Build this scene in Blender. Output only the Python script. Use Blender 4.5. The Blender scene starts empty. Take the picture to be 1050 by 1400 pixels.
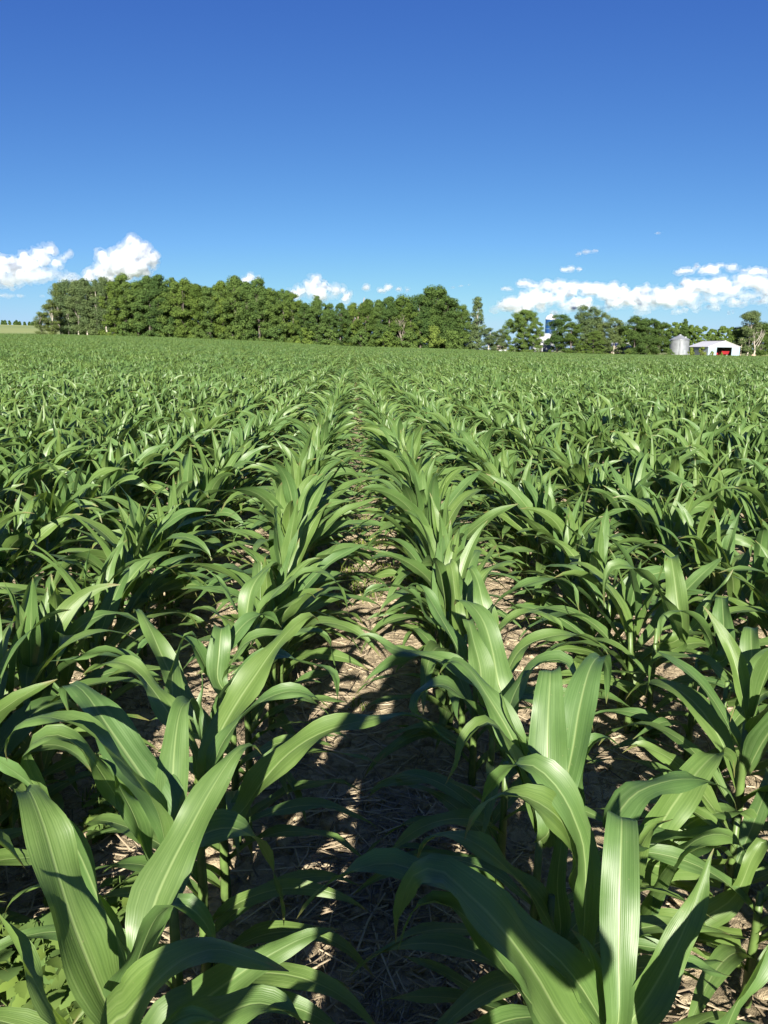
import bpy, bmesh, math, random
import numpy as np
from mathutils import Vector, Matrix, noise, Euler

SC = bpy.context.scene
COL = SC.collection
R = math.radians
rnd = random.Random(7)

# ------------------------------------------------------------------ camera
PW, PH, FOC = 1050.0, 1400.0, 1000.0
CAMZ = 1.6
YAW, PITCH, ROLL = 2.42, 12.62, 0.6
CAMR = (Matrix.Rotation(R(-YAW), 3, 'Z') @ Matrix.Rotation(R(90 - PITCH), 3, 'X') @ Matrix.Rotation(R(ROLL), 3, 'Z'))
CAMP = Vector((0, 0, CAMZ))
CAMI = CAMR.transposed()

def ray(px, py):
    return CAMR @ Vector(((px - PW / 2) / FOC, -(py - PH / 2) / FOC, -1.0))

def at(px, py, Y):
    d = ray(px, py)
    return CAMP + d * (Y / d.y)

def proj(p):
    q = CAMI @ (Vector(p) - CAMP)
    z = -q.z
    if z < 1e-4:
        return None
    return (PW / 2 + FOC * q.x / z, PH / 2 - FOC * q.y / z, z)

cd = bpy.data.cameras.new('camera')
cam = bpy.data.objects.new('camera', cd)
COL.objects.link(cam)
cam.matrix_world = Matrix.Translation(CAMP) @ CAMR.to_4x4()
cd.sensor_fit = 'VERTICAL'
cd.sensor_height = 36.0
cd.lens = 36.0 * FOC / PH
cd.clip_start = 0.02
cd.clip_end = 60000
SC.camera = cam

# ------------------------------------------------------------------ render / light
SC.view_settings.view_transform = 'Standard'
SC.view_settings.look = 'None'
SC.view_settings.exposure = 0.0
SC.view_settings.gamma = 1.0
SC.render.engine = 'CYCLES'
SC.cycles.max_bounces = 10
SC.cycles.diffuse_bounces = 3
SC.cycles.glossy_bounces = 3
SC.cycles.transmission_bounces = 4
SC.cycles.volume_bounces = 8
SC.cycles.transparent_max_bounces = 32

SUN_EL = 24.5
SUN_AZ = math.atan2(0.08, 1.0)           # light travels towards (+0.08, +1)
sd = bpy.data.lights.new('sun', 'SUN')
sd.energy = 5.0
sd.angle = R(0.5)
sd.color = (1.0, 0.93, 0.82)
sun = bpy.data.objects.new('sun', sd)
COL.objects.link(sun)
LD = Vector((math.sin(SUN_AZ) * math.cos(R(SUN_EL)), math.cos(SUN_AZ) * math.cos(R(SUN_EL)), -math.sin(R(SUN_EL))))
sun.rotation_euler = LD.to_track_quat('-Z', 'Y').to_euler()
sun.location = (0, -30, 40)

W = bpy.data.worlds.new('World')
SC.world = W
W.use_nodes = True
wn = W.node_tree.nodes
wl = W.node_tree.links
bg = wn['Background']
sky = wn.new('ShaderNodeTexSky')
sky.sky_type = 'NISHITA'
sky.sun_disc = False
sky.sun_elevation = R(SUN_EL)
sky.sun_rotation = R(180) + SUN_AZ
sky.air_density = 1.0
sky.dust_density = 0.2
sky.ozone_density = 3.0
# the clear evening sky of the photograph: deeper overhead, less white towards the horizon
def wmath(op, a, b):
    n = wn.new('ShaderNodeMath')
    n.operation = op
    for i, v in enumerate((a, b)):
        if isinstance(v, (int, float)):
            n.inputs[i].default_value = v
        else:
            wl.new(v, n.inputs[i])
    return n.outputs[0]
wsep = wn.new('ShaderNodeSeparateColor')
wl.new(sky.outputs[0], wsep.inputs[0])
wcmb = wn.new('ShaderNodeCombineColor')
EXPO = 1.8
SKY_STRENGTH = 0.10
k = 1.0 / (2 ** EXPO * SKY_STRENGTH)
GRADE = [(0, 1.30, 0.0312, 0.50), (1, 1.26, 0.0465, 0.765), (1, 0.60, 0.3010, 0.935)]
for ch, (srcch, pw_, gain, cap) in enumerate(GRADE):
    clear = wmath('MINIMUM', wmath('MULTIPLY', wmath('POWER', wsep.outputs[srcch], pw_), gain), cap)
    glow = wmath('MULTIPLY', wmath('MAXIMUM', wmath('SUBTRACT', wsep.outputs[ch], 10.0), 0.0), 0.10)     # brighter sky round the sun
    wl.new(wmath('MULTIPLY', wmath('ADD', clear, glow), k), wcmb.inputs[ch])
wl.new(wcmb.outputs[0], bg.inputs[0])
bg.inputs[1].default_value = SKY_STRENGTH
SC.view_settings.exposure = EXPO

# ------------------------------------------------------------------ material helpers
def mat(name):
    m = bpy.data.materials.new(name)
    m.use_nodes = True
    nt = m.node_tree
    return m, nt.nodes, nt.links, nt.nodes['Principled BSDF']

def ramp(N, stops, interp='LINEAR'):
    r = N.new('ShaderNodeValToRGB')
    e = r.color_ramp.elements
    r.color_ramp.interpolation = interp
    while len(e) < len(stops):
        e.new(0.5)
    for i, (p, c) in enumerate(stops):
        e[i].position = p
        e[i].color = (c[0], c[1], c[2], 1)
    return r

def noise_tex(N, L, vec, scale, detail=4, rough=0.55):
    n = N.new('ShaderNodeTexNoise')
    n.inputs['Scale'].default_value = scale
    n.inputs['Detail'].default_value = detail
    n.inputs['Roughness'].default_value = rough
    if vec is not None:
        L.new(vec, n.inputs['Vector'])
    return n

def math_node(N, L, op, a, b=None):
    n = N.new('ShaderNodeMath')
    n.operation = op
    for i, v in enumerate((a, b)):
        if v is None:
            continue
        if isinstance(v, (int, float)):
            n.inputs[i].default_value = v
        else:
            L.new(v, n.inputs[i])
    return n.outputs[0]

def mixc(N, L, fac, a, b, blend='MIX'):
    n = N.new('ShaderNodeMix')
    n.data_type = 'RGBA'
    n.blend_type = blend
    if isinstance(fac, (int, float)):
        n.inputs['Factor'].default_value = fac
    else:
        L.new(fac, n.inputs['Factor'])
    for s, v in ((6, a), (7, b)):
        if isinstance(v, tuple):
            n.inputs[s].default_value = (v[0], v[1], v[2], 1)
        else:
            L.new(v, n.inputs[s])
    return n.outputs[2]

def simple_mat(name, col, var=0.25, scale=3.0, rough=0.6, metal=0.0, bump=0.0):
    m, N, L, B = mat(name)
    tc = N.new('ShaderNodeTexCoord')
    nz = noise_tex(N, L, tc.outputs['Object'], scale, 5)
    lo = tuple(c * (1 - var) for c in col)
    hi = tuple(min(1, c * (1 + var)) for c in col)
    r = ramp(N, [(0.3, lo), (0.7, hi)])
    L.new(nz.outputs[0], r.inputs[0])
    L.new(r.outputs[0], B.inputs['Base Color'])
    B.inputs['Roughness'].default_value = rough
    B.inputs['Metallic'].default_value = metal
    if bump:
        b = N.new('ShaderNodeBump')
        b.inputs['Strength'].default_value = bump
        L.new(nz.outputs[0], b.inputs['Height'])
        L.new(b.outputs[0], B.inputs['Normal'])
    return m

def corn_leaf_material():
    m, N, L, B = mat('corn_leaf')
    uv = N.new('ShaderNodeUVMap')
    uv.uv_map = 'UVMap'
    sep = N.new('ShaderNodeSeparateXYZ')
    L.new(uv.outputs[0], sep.inputs[0])
    u, v = sep.outputs[0], sep.outputs[1]
    d = math_node(N, L, 'ABSOLUTE', math_node(N, L, 'SUBTRACT', u, 0.5))
    oi = N.new('ShaderNodeObjectInfo')
    rv = oi.outputs['Random']
    # long streaks along the blade
    cmb = N.new('ShaderNodeCombineXYZ')
    L.new(math_node(N, L, 'MULTIPLY', u, 26.0), cmb.inputs[0])
    L.new(math_node(N, L, 'MULTIPLY', v, 1.1), cmb.inputs[1])
    L.new(math_node(N, L, 'MULTIPLY', rv, 50.0), cmb.inputs[2])
    st = noise_tex(N, L, cmb.outputs[0], 1.0, 3, 0.6)
    cmb2 = N.new('ShaderNodeCombineXYZ')
    L.new(math_node(N, L, 'MULTIPLY', u, 3.0), cmb2.inputs[0])
    L.new(math_node(N, L, 'MULTIPLY', v, 5.0), cmb2.inputs[1])
    L.new(math_node(N, L, 'MULTIPLY', rv, 90.0), cmb2.inputs[2])
    bl = noise_tex(N, L, cmb2.outputs[0], 1.0, 4, 0.6)
    mixv = math_node(N, L, 'ADD', math_node(N, L, 'MULTIPLY', st.outputs[0], 0.75), math_node(N, L, 'MULTIPLY', bl.outputs[0], 0.35))
    r = ramp(N, [(0.25, LEAF_LO), (0.56, LEAF_MID), (0.92, LEAF_HI)])
    L.new(mixv, r.inputs[0])
    # plant to plant variation
    tint = ramp(N, [(0.0, (0.80, 0.90, 1.0)), (0.5, (1.0, 1.0, 1.0)), (1.0, (1.15, 1.06, 0.90))])
    L.new(rv, tint.inputs[0])
    c1 = mixc(N, L, 0.8, r.outputs[0], tint.outputs[0], 'MULTIPLY')
    # yellower base of the blade, midrib
    base = ramp(N, [(0.0, (1, 1, 1)), (0.16, (0, 0, 0))])
    L.new(v, base.inputs[0])
    c2 = mixc(N, L, math_node(N, L, 'MULTIPLY', base.outputs[0], 0.4), c1, (0.105, 0.150, 0.028))
    mid = ramp(N, [(0.0, (1, 1, 1)), (0.017, (0.9, 0.9, 0.9)), (0.042, (0, 0, 0))])
    L.new(d, mid.inputs[0])
    fade = ramp(N, [(0.0, (0.8, 0.8, 0.8)), (0.55, (0.6, 0.6, 0.6)), (0.95, (0.1, 0.1, 0.1))])
    L.new(v, fade.inputs[0])
    c3 = mixc(N, L, math_node(N, L, 'MULTIPLY', mid.outputs[0], fade.outputs[0]), c2, (0.21, 0.28, 0.11))
    # dry tips and small pale flecks
    tipn = math_node(N, L, 'ADD', v, math_node(N, L, 'MULTIPLY', math_node(N, L, 'SUBTRACT', bl.outputs[0], 0.5), 0.22))
    tipn = math_node(N, L, 'ADD', tipn, math_node(N, L, 'MULTIPLY', rv, 0.05))
    tip = ramp(N, [(0.955, (0, 0, 0)), (1.0, (1, 1, 1))])
    L.new(tipn, tip.inputs[0])
    c3 = mixc(N, L, math_node(N, L, 'MULTIPLY', tip.outputs[0], 0.7), c3, (0.16, 0.13, 0.05))
    gpos = N.new('ShaderNodeTexCoord')
    fl = noise_tex(N, L, gpos.outputs['Object'], 150, 2, 0.5)
    flm = ramp(N, [(0.70, (0, 0, 0)), (0.76, (1, 1, 1))])
    L.new(fl.outputs[0], flm.inputs[0])
    c3 = mixc(N, L, math_node(N, L, 'MULTIPLY', flm.outputs[0], 0.35), c3, (0.20, 0.20, 0.10))
    L.new(c3, B.inputs['Base Color'])
    B.inputs['Roughness'].default_value = 0.40
    B.inputs['Specular IOR Level'].default_value = 0.5
    rr = ramp(N, [(0.3, (0.39,) * 3), (0.7, (0.55,) * 3)])
    L.new(bl.outputs[0], rr.inputs[0])
    L.new(rr.outputs[0], B.inputs['Roughness'])
    # veins
    sn = math_node(N, L, 'SINE', math_node(N, L, 'MULTIPLY', u, 120.0))
    hsum = math_node(N, L, 'ADD', math_node(N, L, 'MULTIPLY', sn, 0.10), math_node(N, L, 'MULTIPLY', st.outputs[0], 0.7))
    hsum = math_node(N, L, 'SUBTRACT', hsum, math_node(N, L, 'MULTIPLY', mid.outputs[0], 1.2))
    bp = N.new('ShaderNodeBump')
    bp.inputs['Strength'].default_value = 0.35
    bp.inputs['Distance'].default_value = 0.0015
    L.new(hsum, bp.inputs['Height'])
    L.new(bp.outputs[0], B.inputs['Normal'])
    tr = N.new('ShaderNodeBsdfTranslucent')
    tcol = mixc(N, L, 1.0, c3, (2.2, 2.1, 0.9), 'MULTIPLY')
    L.new(tcol, tr.inputs['Color'])
    mx = N.new('ShaderNodeMixShader')
    mx.inputs[0].default_value = 0.30
    L.new(B.outputs[0], mx.inputs[1])
    L.new(tr.outputs[0], mx.inputs[2])
    L.new(mx.outputs[0], N['Material Output'].inputs['Surface'])
    return m

LEAF_LO = (0.052, 0.100, 0.025)
LEAF_MID = (0.083, 0.146, 0.037)
LEAF_HI = (0.146, 0.216, 0.076)
M_LEAF = corn_leaf_material()
M_STALK = simple_mat('corn_stalk', (0.07, 0.115, 0.028), 0.3, 30, 0.5)

def soil_material():
    m, N, L, B = mat('dry_soil')
    tc = N.new('ShaderNodeTexCoord')
    P = tc.outputs['Object']
    n1 = noise_tex(N, L, P, 2.3, 5, 0.6)
    n2 = noise_tex(N, L, P, 34, 6, 0.65)
    n3 = noise_tex(N, L, P, 240, 3, 0.6)
    r = ramp(N, [(0.30, (0.20, 0.160, 0.10)), (0.52, (0.365, 0.300, 0.198)), (0.75, (0.49, 0.42, 0.295))])
    s = math_node(N, L, 'ADD', math_node(N, L, 'MULTIPLY', n1.outputs[0], 0.4), math_node(N, L, 'MULTIPLY', n2.outputs[0], 0.6))
    L.new(s, r.inputs[0])
    L.new(r.outputs[0], B.inputs['Base Color'])
    B.inputs['Roughness'].default_value = 0.95
    B.inputs['Specular IOR Level'].default_value = 0.1
    vo = N.new('ShaderNodeTexVoronoi')
    vo.feature = 'DISTANCE_TO_EDGE'
    vo.inputs['Scale'].default_value = 13
    vadd = N.new('ShaderNodeVectorMath')
    vadd.operation = 'MULTIPLY_ADD'
    L.new(n2.outputs[1], vadd.inputs[0])
    vadd.inputs[1].default_value = (0.10, 0.10, 0.10)
    L.new(P, vadd.inputs[2])
    L.new(vadd.outputs[0], vo.inputs['Vector'])
    crk = ramp(N, [(0.0, (0, 0, 0)), (0.07, (1, 1, 1))])
    L.new(vo.outputs['Distance'], crk.inputs[0])
    h = math_node(N, L, 'ADD', math_node(N, L, 'MULTIPLY', n2.outputs[0], 1.0), math_node(N, L, 'MULTIPLY', n3.outputs[0], 0.35))
    h = math_node(N, L, 'ADD', h, math_node(N, L, 'MULTIPLY', crk.outputs[0], 0.55))
    bp = N.new('ShaderNodeBump')
    bp.inputs['Strength'].default_value = 0.9
    bp.inputs['Distance'].default_value = 0.02
    L.new(h, bp.inputs['Height'])
    L.new(bp.outputs[0], B.inputs['Normal'])
    return m

M_SOIL = soil_material()

def grass_ground_material():
    m, N, L, B = mat('meadow')
    tc = N.new('ShaderNodeTexCoord')
    n1 = noise_tex(N, L, tc.outputs['Object'], 0.02, 4)
    n2 = noise_tex(N, L, tc.outputs['Object'], 0.9, 5)
    r = ramp(N, [(0.35, (0.10, 0.145, 0.032)), (0.65, (0.20, 0.225, 0.065))])
    s = math_node(N, L, 'ADD', math_node(N, L, 'MULTIPLY', n1.outputs[0], 0.6), math_node(N, L, 'MULTIPLY', n2.outputs[0], 0.4))
    L.new(s, r.inputs[0])
    L.new(r.outputs[0], B.inputs['Base Color'])
    B.inputs['Roughness'].default_value = 0.9
    return m

M_MEADOW = grass_ground_material()

# ------------------------------------------------------------------ terrain
def interp(x, tab):
    if x <= tab[0][0]:
        return tab[0][1]
    for (a, b), (c, d) in zip(tab, tab[1:]):
        if x <= c:
            t = (x - a) / (c - a)
            return b + (d - b) * t
    return tab[-1][1]

# far edge of the crop seen from the field's near end: bearing (as X/Y) -> distance, rise
EDGE_PX = [(-60, 456, 215), (0, 456, 215), (50, 456.5, 205), (100, 457.5, 190), (200, 460, 188), (350, 466, 185), (470, 473, 185), (560, 475.5, 186),
           (640, 477.5, 190), (675, 479.5, 235), (700, 481, 262), (850, 484.5, 272), (1050, 487, 275), (1120, 488, 275)]
EDGE_T, RISE_T = [], []
for px, py, Y in EDGE_PX:
    p = at(px, py, Y)
    EDGE_T.append((p.x / Y, float(Y)))
    RISE_T.append((p.x / Y, p.z - 0.78))

def sstep(t):
    t = max(0.0, min(1.0, t))
    return t * t * (3 - 2 * t)

def gz(x, y):
    if y < 12:
        return 0.0
    b = x / y
    E = interp(b, EDGE_T)
    rise = interp(b, RISE_T)
    if y <= E:
        return rise * sstep((y - 12) / (E - 12 + 60)) / sstep((E - 12) / (E - 12 + 60))
    extra = (y - E)
    slope = interp(b, [(-0.6, 0.034), (-0.40, 0.030), (-0.3, 0.012), (-0.1, 0.004), (0.1, 0.0), (0.6, 0.0)])
    far = min(extra, 520) * slope
    far += min(extra, 22) * 0.05 * sstep((b - 0.17) / 0.06)
    return rise + far

def obj(name, verts, faces, material, parent=None, uvs=None, smooth=True, loc=None):
    me = bpy.data.meshes.new(name)
    me.from_pydata([tuple(v) for v in verts], [], faces)
    if uvs is not None:
        ul = me.uv_layers.new(name='UVMap')
        flat = np.array([c for f in faces for i in f for c in uvs[i]], dtype=np.float32)
        ul.data.foreach_set('uv', flat)
    for mm in (material if isinstance(material, (list, tuple)) else [material]):
        me.materials.append(mm)
    if smooth:
        me.polygons.foreach_set('use_smooth', [True] * len(me.polygons))
    o = bpy.data.objects.new(name, me)
    COL.objects.link(o)
    if parent is not None:
        o.parent = parent
    if loc is not None:
        o.location = loc
    return o

def tag(o, label=None, cat=None, group=None, kind=None):
    if label: o['label'] = label
    if cat: o['category'] = cat
    if group: o['group'] = group
    if kind: o['kind'] = kind
    return o

def empty(name, loc, rz=0.0):
    o = bpy.data.objects.new(name, None)
    o.empty_display_size = 0.1
    COL.objects.link(o)
    o.location = loc
    o.rotation_euler = (0, 0, rz)
    return o

# ground: one polar sheet to the horizon
def build_ground():
    angs = [R(a) for a in np.concatenate([np.arange(-44, 44.01, 0.5), np.arange(50, 316, 8)])]   # bearing from +Y, clockwise
    radii = [0.0, 1, 2, 4, 7, 11, 16, 22, 30, 40, 52, 66, 82, 100, 120, 140, 160, 175, 185, 195, 205, 220, 240, 262, 285, 320, 370, 440, 540, 660, 800, 1200, 2000, 4000, 9000]
    V, F, MI = [], [], []
    na = len(angs)
    for r_ in radii:
        for a in angs:
            x, y = r_ * math.sin(a), r_ * math.cos(a)
            V.append((x, y, gz(x, y) - 0.035))
    for i in range(len(radii) - 1):
        for j in range(na):
            k = (j + 1) % na
            a_, b_, c_, d_ = i * na + j, i * na + k, (i + 1) * na + k, (i + 1) * na + j
            if i == 0:
                F.append((a_, c_, d_))
            else:
                F.append((a_, b_, c_, d_))
            cx, cy = (V[c_][0] + V[d_][0] + V[a_][0]) / 3, (V[c_][1] + V[d_][1] + V[a_][1]) / 3
            E = interp(cx / cy, EDGE_T) if cy > 1 else 200
            MI.append(0 if (math.hypot(cx, cy) < 150 or (cy > 0 and cy < E - 2)) else 1)
    o = obj('ground', V, F, [M_SOIL, M_MEADOW])
    o.data.polygons.foreach_set('material_index', MI)
    tag(o, kind='structure')

build_ground()

# near soil with real clods and furrows
def soil_h(x, y):
    z = 0.022 * noise.noise(Vector((x * 2.2, y * 2.2, 0.3)))
    z += 0.016 * noise.noise(Vector((x * 7, y * 7, 4.1)))
    z += 0.018 * abs(noise.noise(Vector((x * 19, y * 19, 8.7))))
    z += 0.009 * noise.noise(Vector((x * 48, y * 48, 2.2)))
    row = math.cos((x - 0.04) / 0.76 * 2 * math.pi)
    return z - 0.012 * row

def build_soil():
    x0, x1, y0, y1, s = -3.0, 3.2, -0.8, 7.0, 0.022
    nx, ny = int((x1 - x0) / s), int((y1 - y0) / s)
    V = []
    for j in range(ny + 1):
        for i in range(nx + 1):
            x, y = x0 + i * s, y0 + j * s
            e = min(x - x0, x1 - x, y - y0, y1 - y)
            V.append((x, y, soil_h(x, y) * min(1, e / 0.3) - 0.0 - (0.03 if e < 0.01 else 0)))
    F = [(j * (nx + 1) + i, j * (nx + 1) + i + 1, (j + 1) * (nx + 1) + i + 1, (j + 1) * (nx + 1) + i) for j in range(ny) for i in range(nx)]
    o = obj('soil', V, F, M_SOIL)
    tag(o, kind='structure')

build_soil()

# straw litter and clods on the soil: uncountable
def build_straw():
    m, N, L, B = mat('straw')
    oi = N.new('ShaderNodeVertexColor')
    oi.layer_name = 'shade'
    r = ramp(N, [(0.0, (0.09, 0.07, 0.045)), (0.5, (0.24, 0.19, 0.125)), (1.0, (0.44, 0.37, 0.25))])
    L.new(oi.outputs[0], r.inputs[0])
    L.new(r.outputs[0], B.inputs['Base Color'])
    B.inputs['Roughness'].default_value = 0.75
    V, F, S = [], [], []
    rr = random.Random(3)
    n = 0
    while n < 9000:
        x = rr.uniform(-1.6, 2.4)
        y = 0.2 + 5.6 * rr.random() ** 1.3
        # thickest in the near part of the aisle
        dens = 1.0 if (abs(x - 0.06) < 0.36 and y < 2.4) else (0.30 if abs(x - 0.04) < 0.4 else 0.35)
        if noise.noise(Vector((x * 1.6, y * 1.6, 9))) < rr.uniform(-0.9, 0.25):
            continue
        if rr.random() > dens:
            continue
        n += 1
        ln = rr.choice([0.03, 0.05, 0.08, 0.12, 0.17, 0.24]) * rr.uniform(0.7, 1.2)
        w = rr.uniform(0.0013, 0.0030)
        a = rr.uniform(0, math.pi)
        dx, dy = math.cos(a), math.sin(a)
        tilt = rr.gauss(0, 0.10)
        z = soil_h(x, y) + 0.004 + abs(rr.gauss(0, 0.006)) + abs(tilt) * ln * 0.5
        bend = rr.gauss(0, 0.06) * ln
        sh = rr.random()
        b = len(V)
        for t in (-0.5, 0.0, 0.5):
            px = x + dx * ln * t - dy * bend * (0.25 - t * t) * 4
            py = y + dy * ln * t + dx * bend * (0.25 - t * t) * 4
            pz = max(z + tilt * ln * t, soil_h(px, py) + 0.002)
            V += [(px - dy * w, py + dx * w, pz), (px, py, pz + w * 1.4), (px + dy * w, py - dx * w, pz)]
            S += [sh] * 3
        for k in (0, 3):
            F += [(b + k, b + k + 1, b + k + 4, b + k + 3), (b + k + 1, b + k + 2, b + k + 5, b + k + 4)]
    o = obj('straw', V, F, m)
    ca = o.data.color_attributes.new('shade', 'FLOAT_COLOR', 'POINT')
    ca.data.foreach_set('color', np.array([(s, s, s, 1) for s in S], dtype=np.float32).ravel())
    tag(o, 'dry grey straw litter strewn over the soil between the corn rows', None, None, 'stuff')
    # clods
    V, F = [], []
    ico = bmesh.new()
    bmesh.ops.create_icosphere(ico, subdivisions=1, radius=1)
    iv = [v.co.copy() for v in ico.verts]
    iff = [[v.index for v in f.verts] for f in ico.faces]
    ico.free()
    for _ in range(4200):
        x, y = rr.uniform(-1.8, 2.5), 0.3 + 6 * rr.random() ** 1.2
        s = 0.004 + 0.030 * rr.random() ** 3.5
        z = soil_h(x, y) + s * 0.2
        b = len(V)
        k = rr.uniform(0, 99)
        for p in iv:
            q = p * s * (1 + 0.5 * noise.noise(p * 1.3 + Vector((k, 0, 0))))
            V.append((x + q.x * 1.2, y + q.y, z + q.z * 0.75))
        F += [[b + i for i in f] for f in iff]
    o = obj('soil_clods', V, F, M_SOIL)
    tag(o, 'small dry crumbs of pale soil lying between the rows', None, None, 'stuff')

build_straw()

# ------------------------------------------------------------------ corn
def catmull(P, n):
    P = [Vector(p) for p in P]
    m = len(P)
    out = []
    # parametrise by chord length
    L = [0.0]
    for a, b in zip(P, P[1:]):
        L.append(L[-1] + max((b - a).length, 1e-5))
    for i in range(n):
        s = L[-1] * i / (n - 1)
        k = 0
        while k < m - 2 and s > L[k + 1]:
            k += 1
        t = (s - L[k]) / (L[k + 1] - L[k])
        p0 = P[k - 1] if k > 0 else P[0] * 2 - P[1]
        p1, p2 = P[k], P[k + 1]
        p3 = P[k + 2] if k + 2 < m else P[-1] * 2 - P[-2]
        out.append(0.5 * ((2 * p1) + (p2 - p0) * t + (2 * p0 - 5 * p1 + 4 * p2 - p3) * t * t + (3 * p1 - p0 - 3 * p2 + p3) * t ** 3))
    return out

def blade_width(t):
    a = 0.50 + 0.50 * sstep(t / 0.38)
    b = max(0.0, 1 - max(0, (t - 0.36) / 0.64) ** 1.55)
    return a * b

def leaf_geo(mid, wmax, seed=0, twist=(0, 0), fold=(50, 14), across=7, ripple=0.010, az=None):
    """blade along the midrib points MID; returns verts, faces, uvs"""
    rr = random.Random(seed)
    n = len(mid)
    if az is None:
        h = mid[-1] - mid[0]
        h.z = 0
        h2 = mid[n // 2] - mid[0]
        h2.z = 0
        h = h * 0.5 + h2
        az = h.normalized() if h.length > 1e-4 else Vector((0, 1, 0))
    S0 = az.cross(Vector((0, 0, 1))).normalized()
    V, F, UV = [], [], []
    length = sum((b - a).length for a, b in zip(mid, mid[1:]))
    f1, f2 = rr.uniform(2.2, 3.6) * length / 0.6, rr.uniform(2.2, 3.6) * length / 0.6
    p1, p2 = rr.uniform(0, 6.28), rr.uniform(0, 6.28)
    for i in range(n):
        t = i / (n - 1)
        T = (mid[min(i + 1, n - 1)] - mid[max(i - 1, 0)]).normalized()
        S = (S0 - T * S0.dot(T))
        if S.length < 0.05:
            S = Vector((0, 0, 1)).cross(T)
        S.normalize()
        tw = R(twist[0] + (twist[1] - twist[0]) * t)
        S = Matrix.Rotation(tw, 3, T) @ S
        Nn = S.cross(T)
        w = max(wmax * blade_width(t), 0.0012) * 0.5
        fo = R(fold[0] + (fold[1] - fold[0]) * sstep(t / 0.45))
        for k in range(across):
            u = -1 + 2 * k / (across - 1)
            au = abs(u)
            f, p = (f1, p1) if u < 0 else (f2, p2)
            rp = ripple * au * au * math.sin(6.283 * f * t + p) * min(1, t / 0.15) * min(1, (1 - t) * 6)
            # curved cross-section: steep beside the midrib, flatter at the margin
            e = au ** 1.25
            side = u * w * math.cos(fo * (1 - 0.35 * au))
            up = w * math.sin(fo) * (0.85 * e - 0.20 * au * au) + rp
            V.append(mid[i] + S * side + Nn * up)
            UV.append(((u + 1) / 2, t))
    for i in range(n - 1):
        for k in range(across - 1):
            a = i * across + k
            F.append((a, a + 1, a + across + 1, a + across))
    return V, F, UV

def stalk_geo(pts, radii, seg=8):
    V, F, UV = [], [], []
    for i, (p, r_) in enumerate(zip(pts, radii)):
        T = (pts[min(i + 1, len(pts) - 1)] - pts[max(0, i - 1)]).normalized()
        A = T.orthogonal().normalized()
        B_ = T.cross(A)
        for k in range(seg):
            a = 6.2832 * k / seg
            V.append(p + A * (r_ * math.cos(a)) + B_ * (r_ * 0.85 * math.sin(a)))
            UV.append((k / seg, i / len(pts)))
    for i in range(len(pts) - 1):
        for k in range(seg):
            a, b = i * seg + k, i * seg + (k + 1) % seg
            F.append((a, b, b + seg, a + seg))
    F.append(tuple(range((len(pts) - 1) * seg, len(pts) * seg)))
    return V, F, UV

def make_stalk(h, rr, lean=(0, 0), seg=8):
    pts, rad = [], []
    for t in (0, 0.12, 0.13, 0.3, 0.31, 0.5, 0.51, 0.72, 0.73, 1.0):
        pts.append(Vector((lean[0] * t * t, lean[1] * t * t, h * t - 0.03)))
        rad.append((0.0165 - 0.008 * t) * (1.12 if t in (0.13, 0.31, 0.51, 0.73) else 1.0))
    return stalk_geo(pts, rad, seg)

def free_leaf_mid(base, az, length, phi0, phi1, power, n, yaw=0.0):
    """midrib that leaves the stalk at PHI0 from the vertical and bends over to PHI1"""
    pts = [Vector(base)]
    ds = length / (n - 1)
    for i in range(1, n):
        t = (i - 0.5) / (n - 1)
        phi = R(phi0 + (phi1 - phi0) * t ** power)
        a = az + R(yaw) * t * t
        pts.append(pts[-1] + Vector((math.sin(a) * math.sin(phi), math.cos(a) * math.sin(phi), math.cos(phi))) * ds)
    return pts

def plant_recipe(seed, n_along=14, across=7):
    """one free-standing corn plant: list of (name, geo)"""
    rr = random.Random(seed)
    H = rr.uniform(0.43, 0.51)
    parts = [('stalk', make_stalk(H, rr, (rr.gauss(0, 0.012), rr.gauss(0, 0.012))), M_STALK)]
    plane = rr.uniform(-0.9, 0.9) + math.pi / 2 * rr.choice([0.9, 1.0, 0.2])
    nl = rr.choice([11, 12, 12, 13])
    for i in range(nl):
        q = i / (nl - 1)
        z = 0.05 + (H - 0.06) * q
        az = plane + (math.pi if i % 2 else 0) + rr.gauss(0, 0.42)
        if q < 0.28:
            ln, p0, p1, pw, wd = rr.uniform(0.30, 0.42), rr.uniform(38, 60), rr.uniform(100, 150), 0.9, rr.uniform(0.042, 0.058)
        elif q < 0.6:
            ln, p0, p1, pw, wd = rr.uniform(0.46, 0.62), rr.uniform(26, 42), rr.uniform(105, 165), rr.uniform(1.0, 1.5), rr.uniform(0.064, 0.082)
        elif q < 0.88:
            ln, p0, p1, pw, wd = rr.uniform(0.44, 0.60), rr.uniform(14, 34), rr.uniform(70, 160), rr.uniform(1.3, 2.6), rr.uniform(0.070, 0.092)
        else:
            ln, p0, p1, pw, wd = rr.uniform(0.28, 0.42), rr.uniform(3, 14), rr.uniform(14, 95), rr.uniform(1.5, 2.5), rr.uniform(0.052, 0.074)
        mid = free_leaf_mid((math.sin(az) * 0.008, math.cos(az) * 0.008, z), az, ln, p0, p1, pw, n_along, rr.gauss(0, 22))
        g = leaf_geo(mid, wd, rr.random(), (rr.gauss(0, 10), rr.gauss(0, 38)), (55, rr.uniform(8, 24)) if q < 0.88 else (72, rr.uniform(20, 50)),
                     across, rr.uniform(0.004, 0.009), Vector((math.sin(az), math.cos(az), 0)))
        parts.append(('leaf', g, M_LEAF))
    return parts

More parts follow.
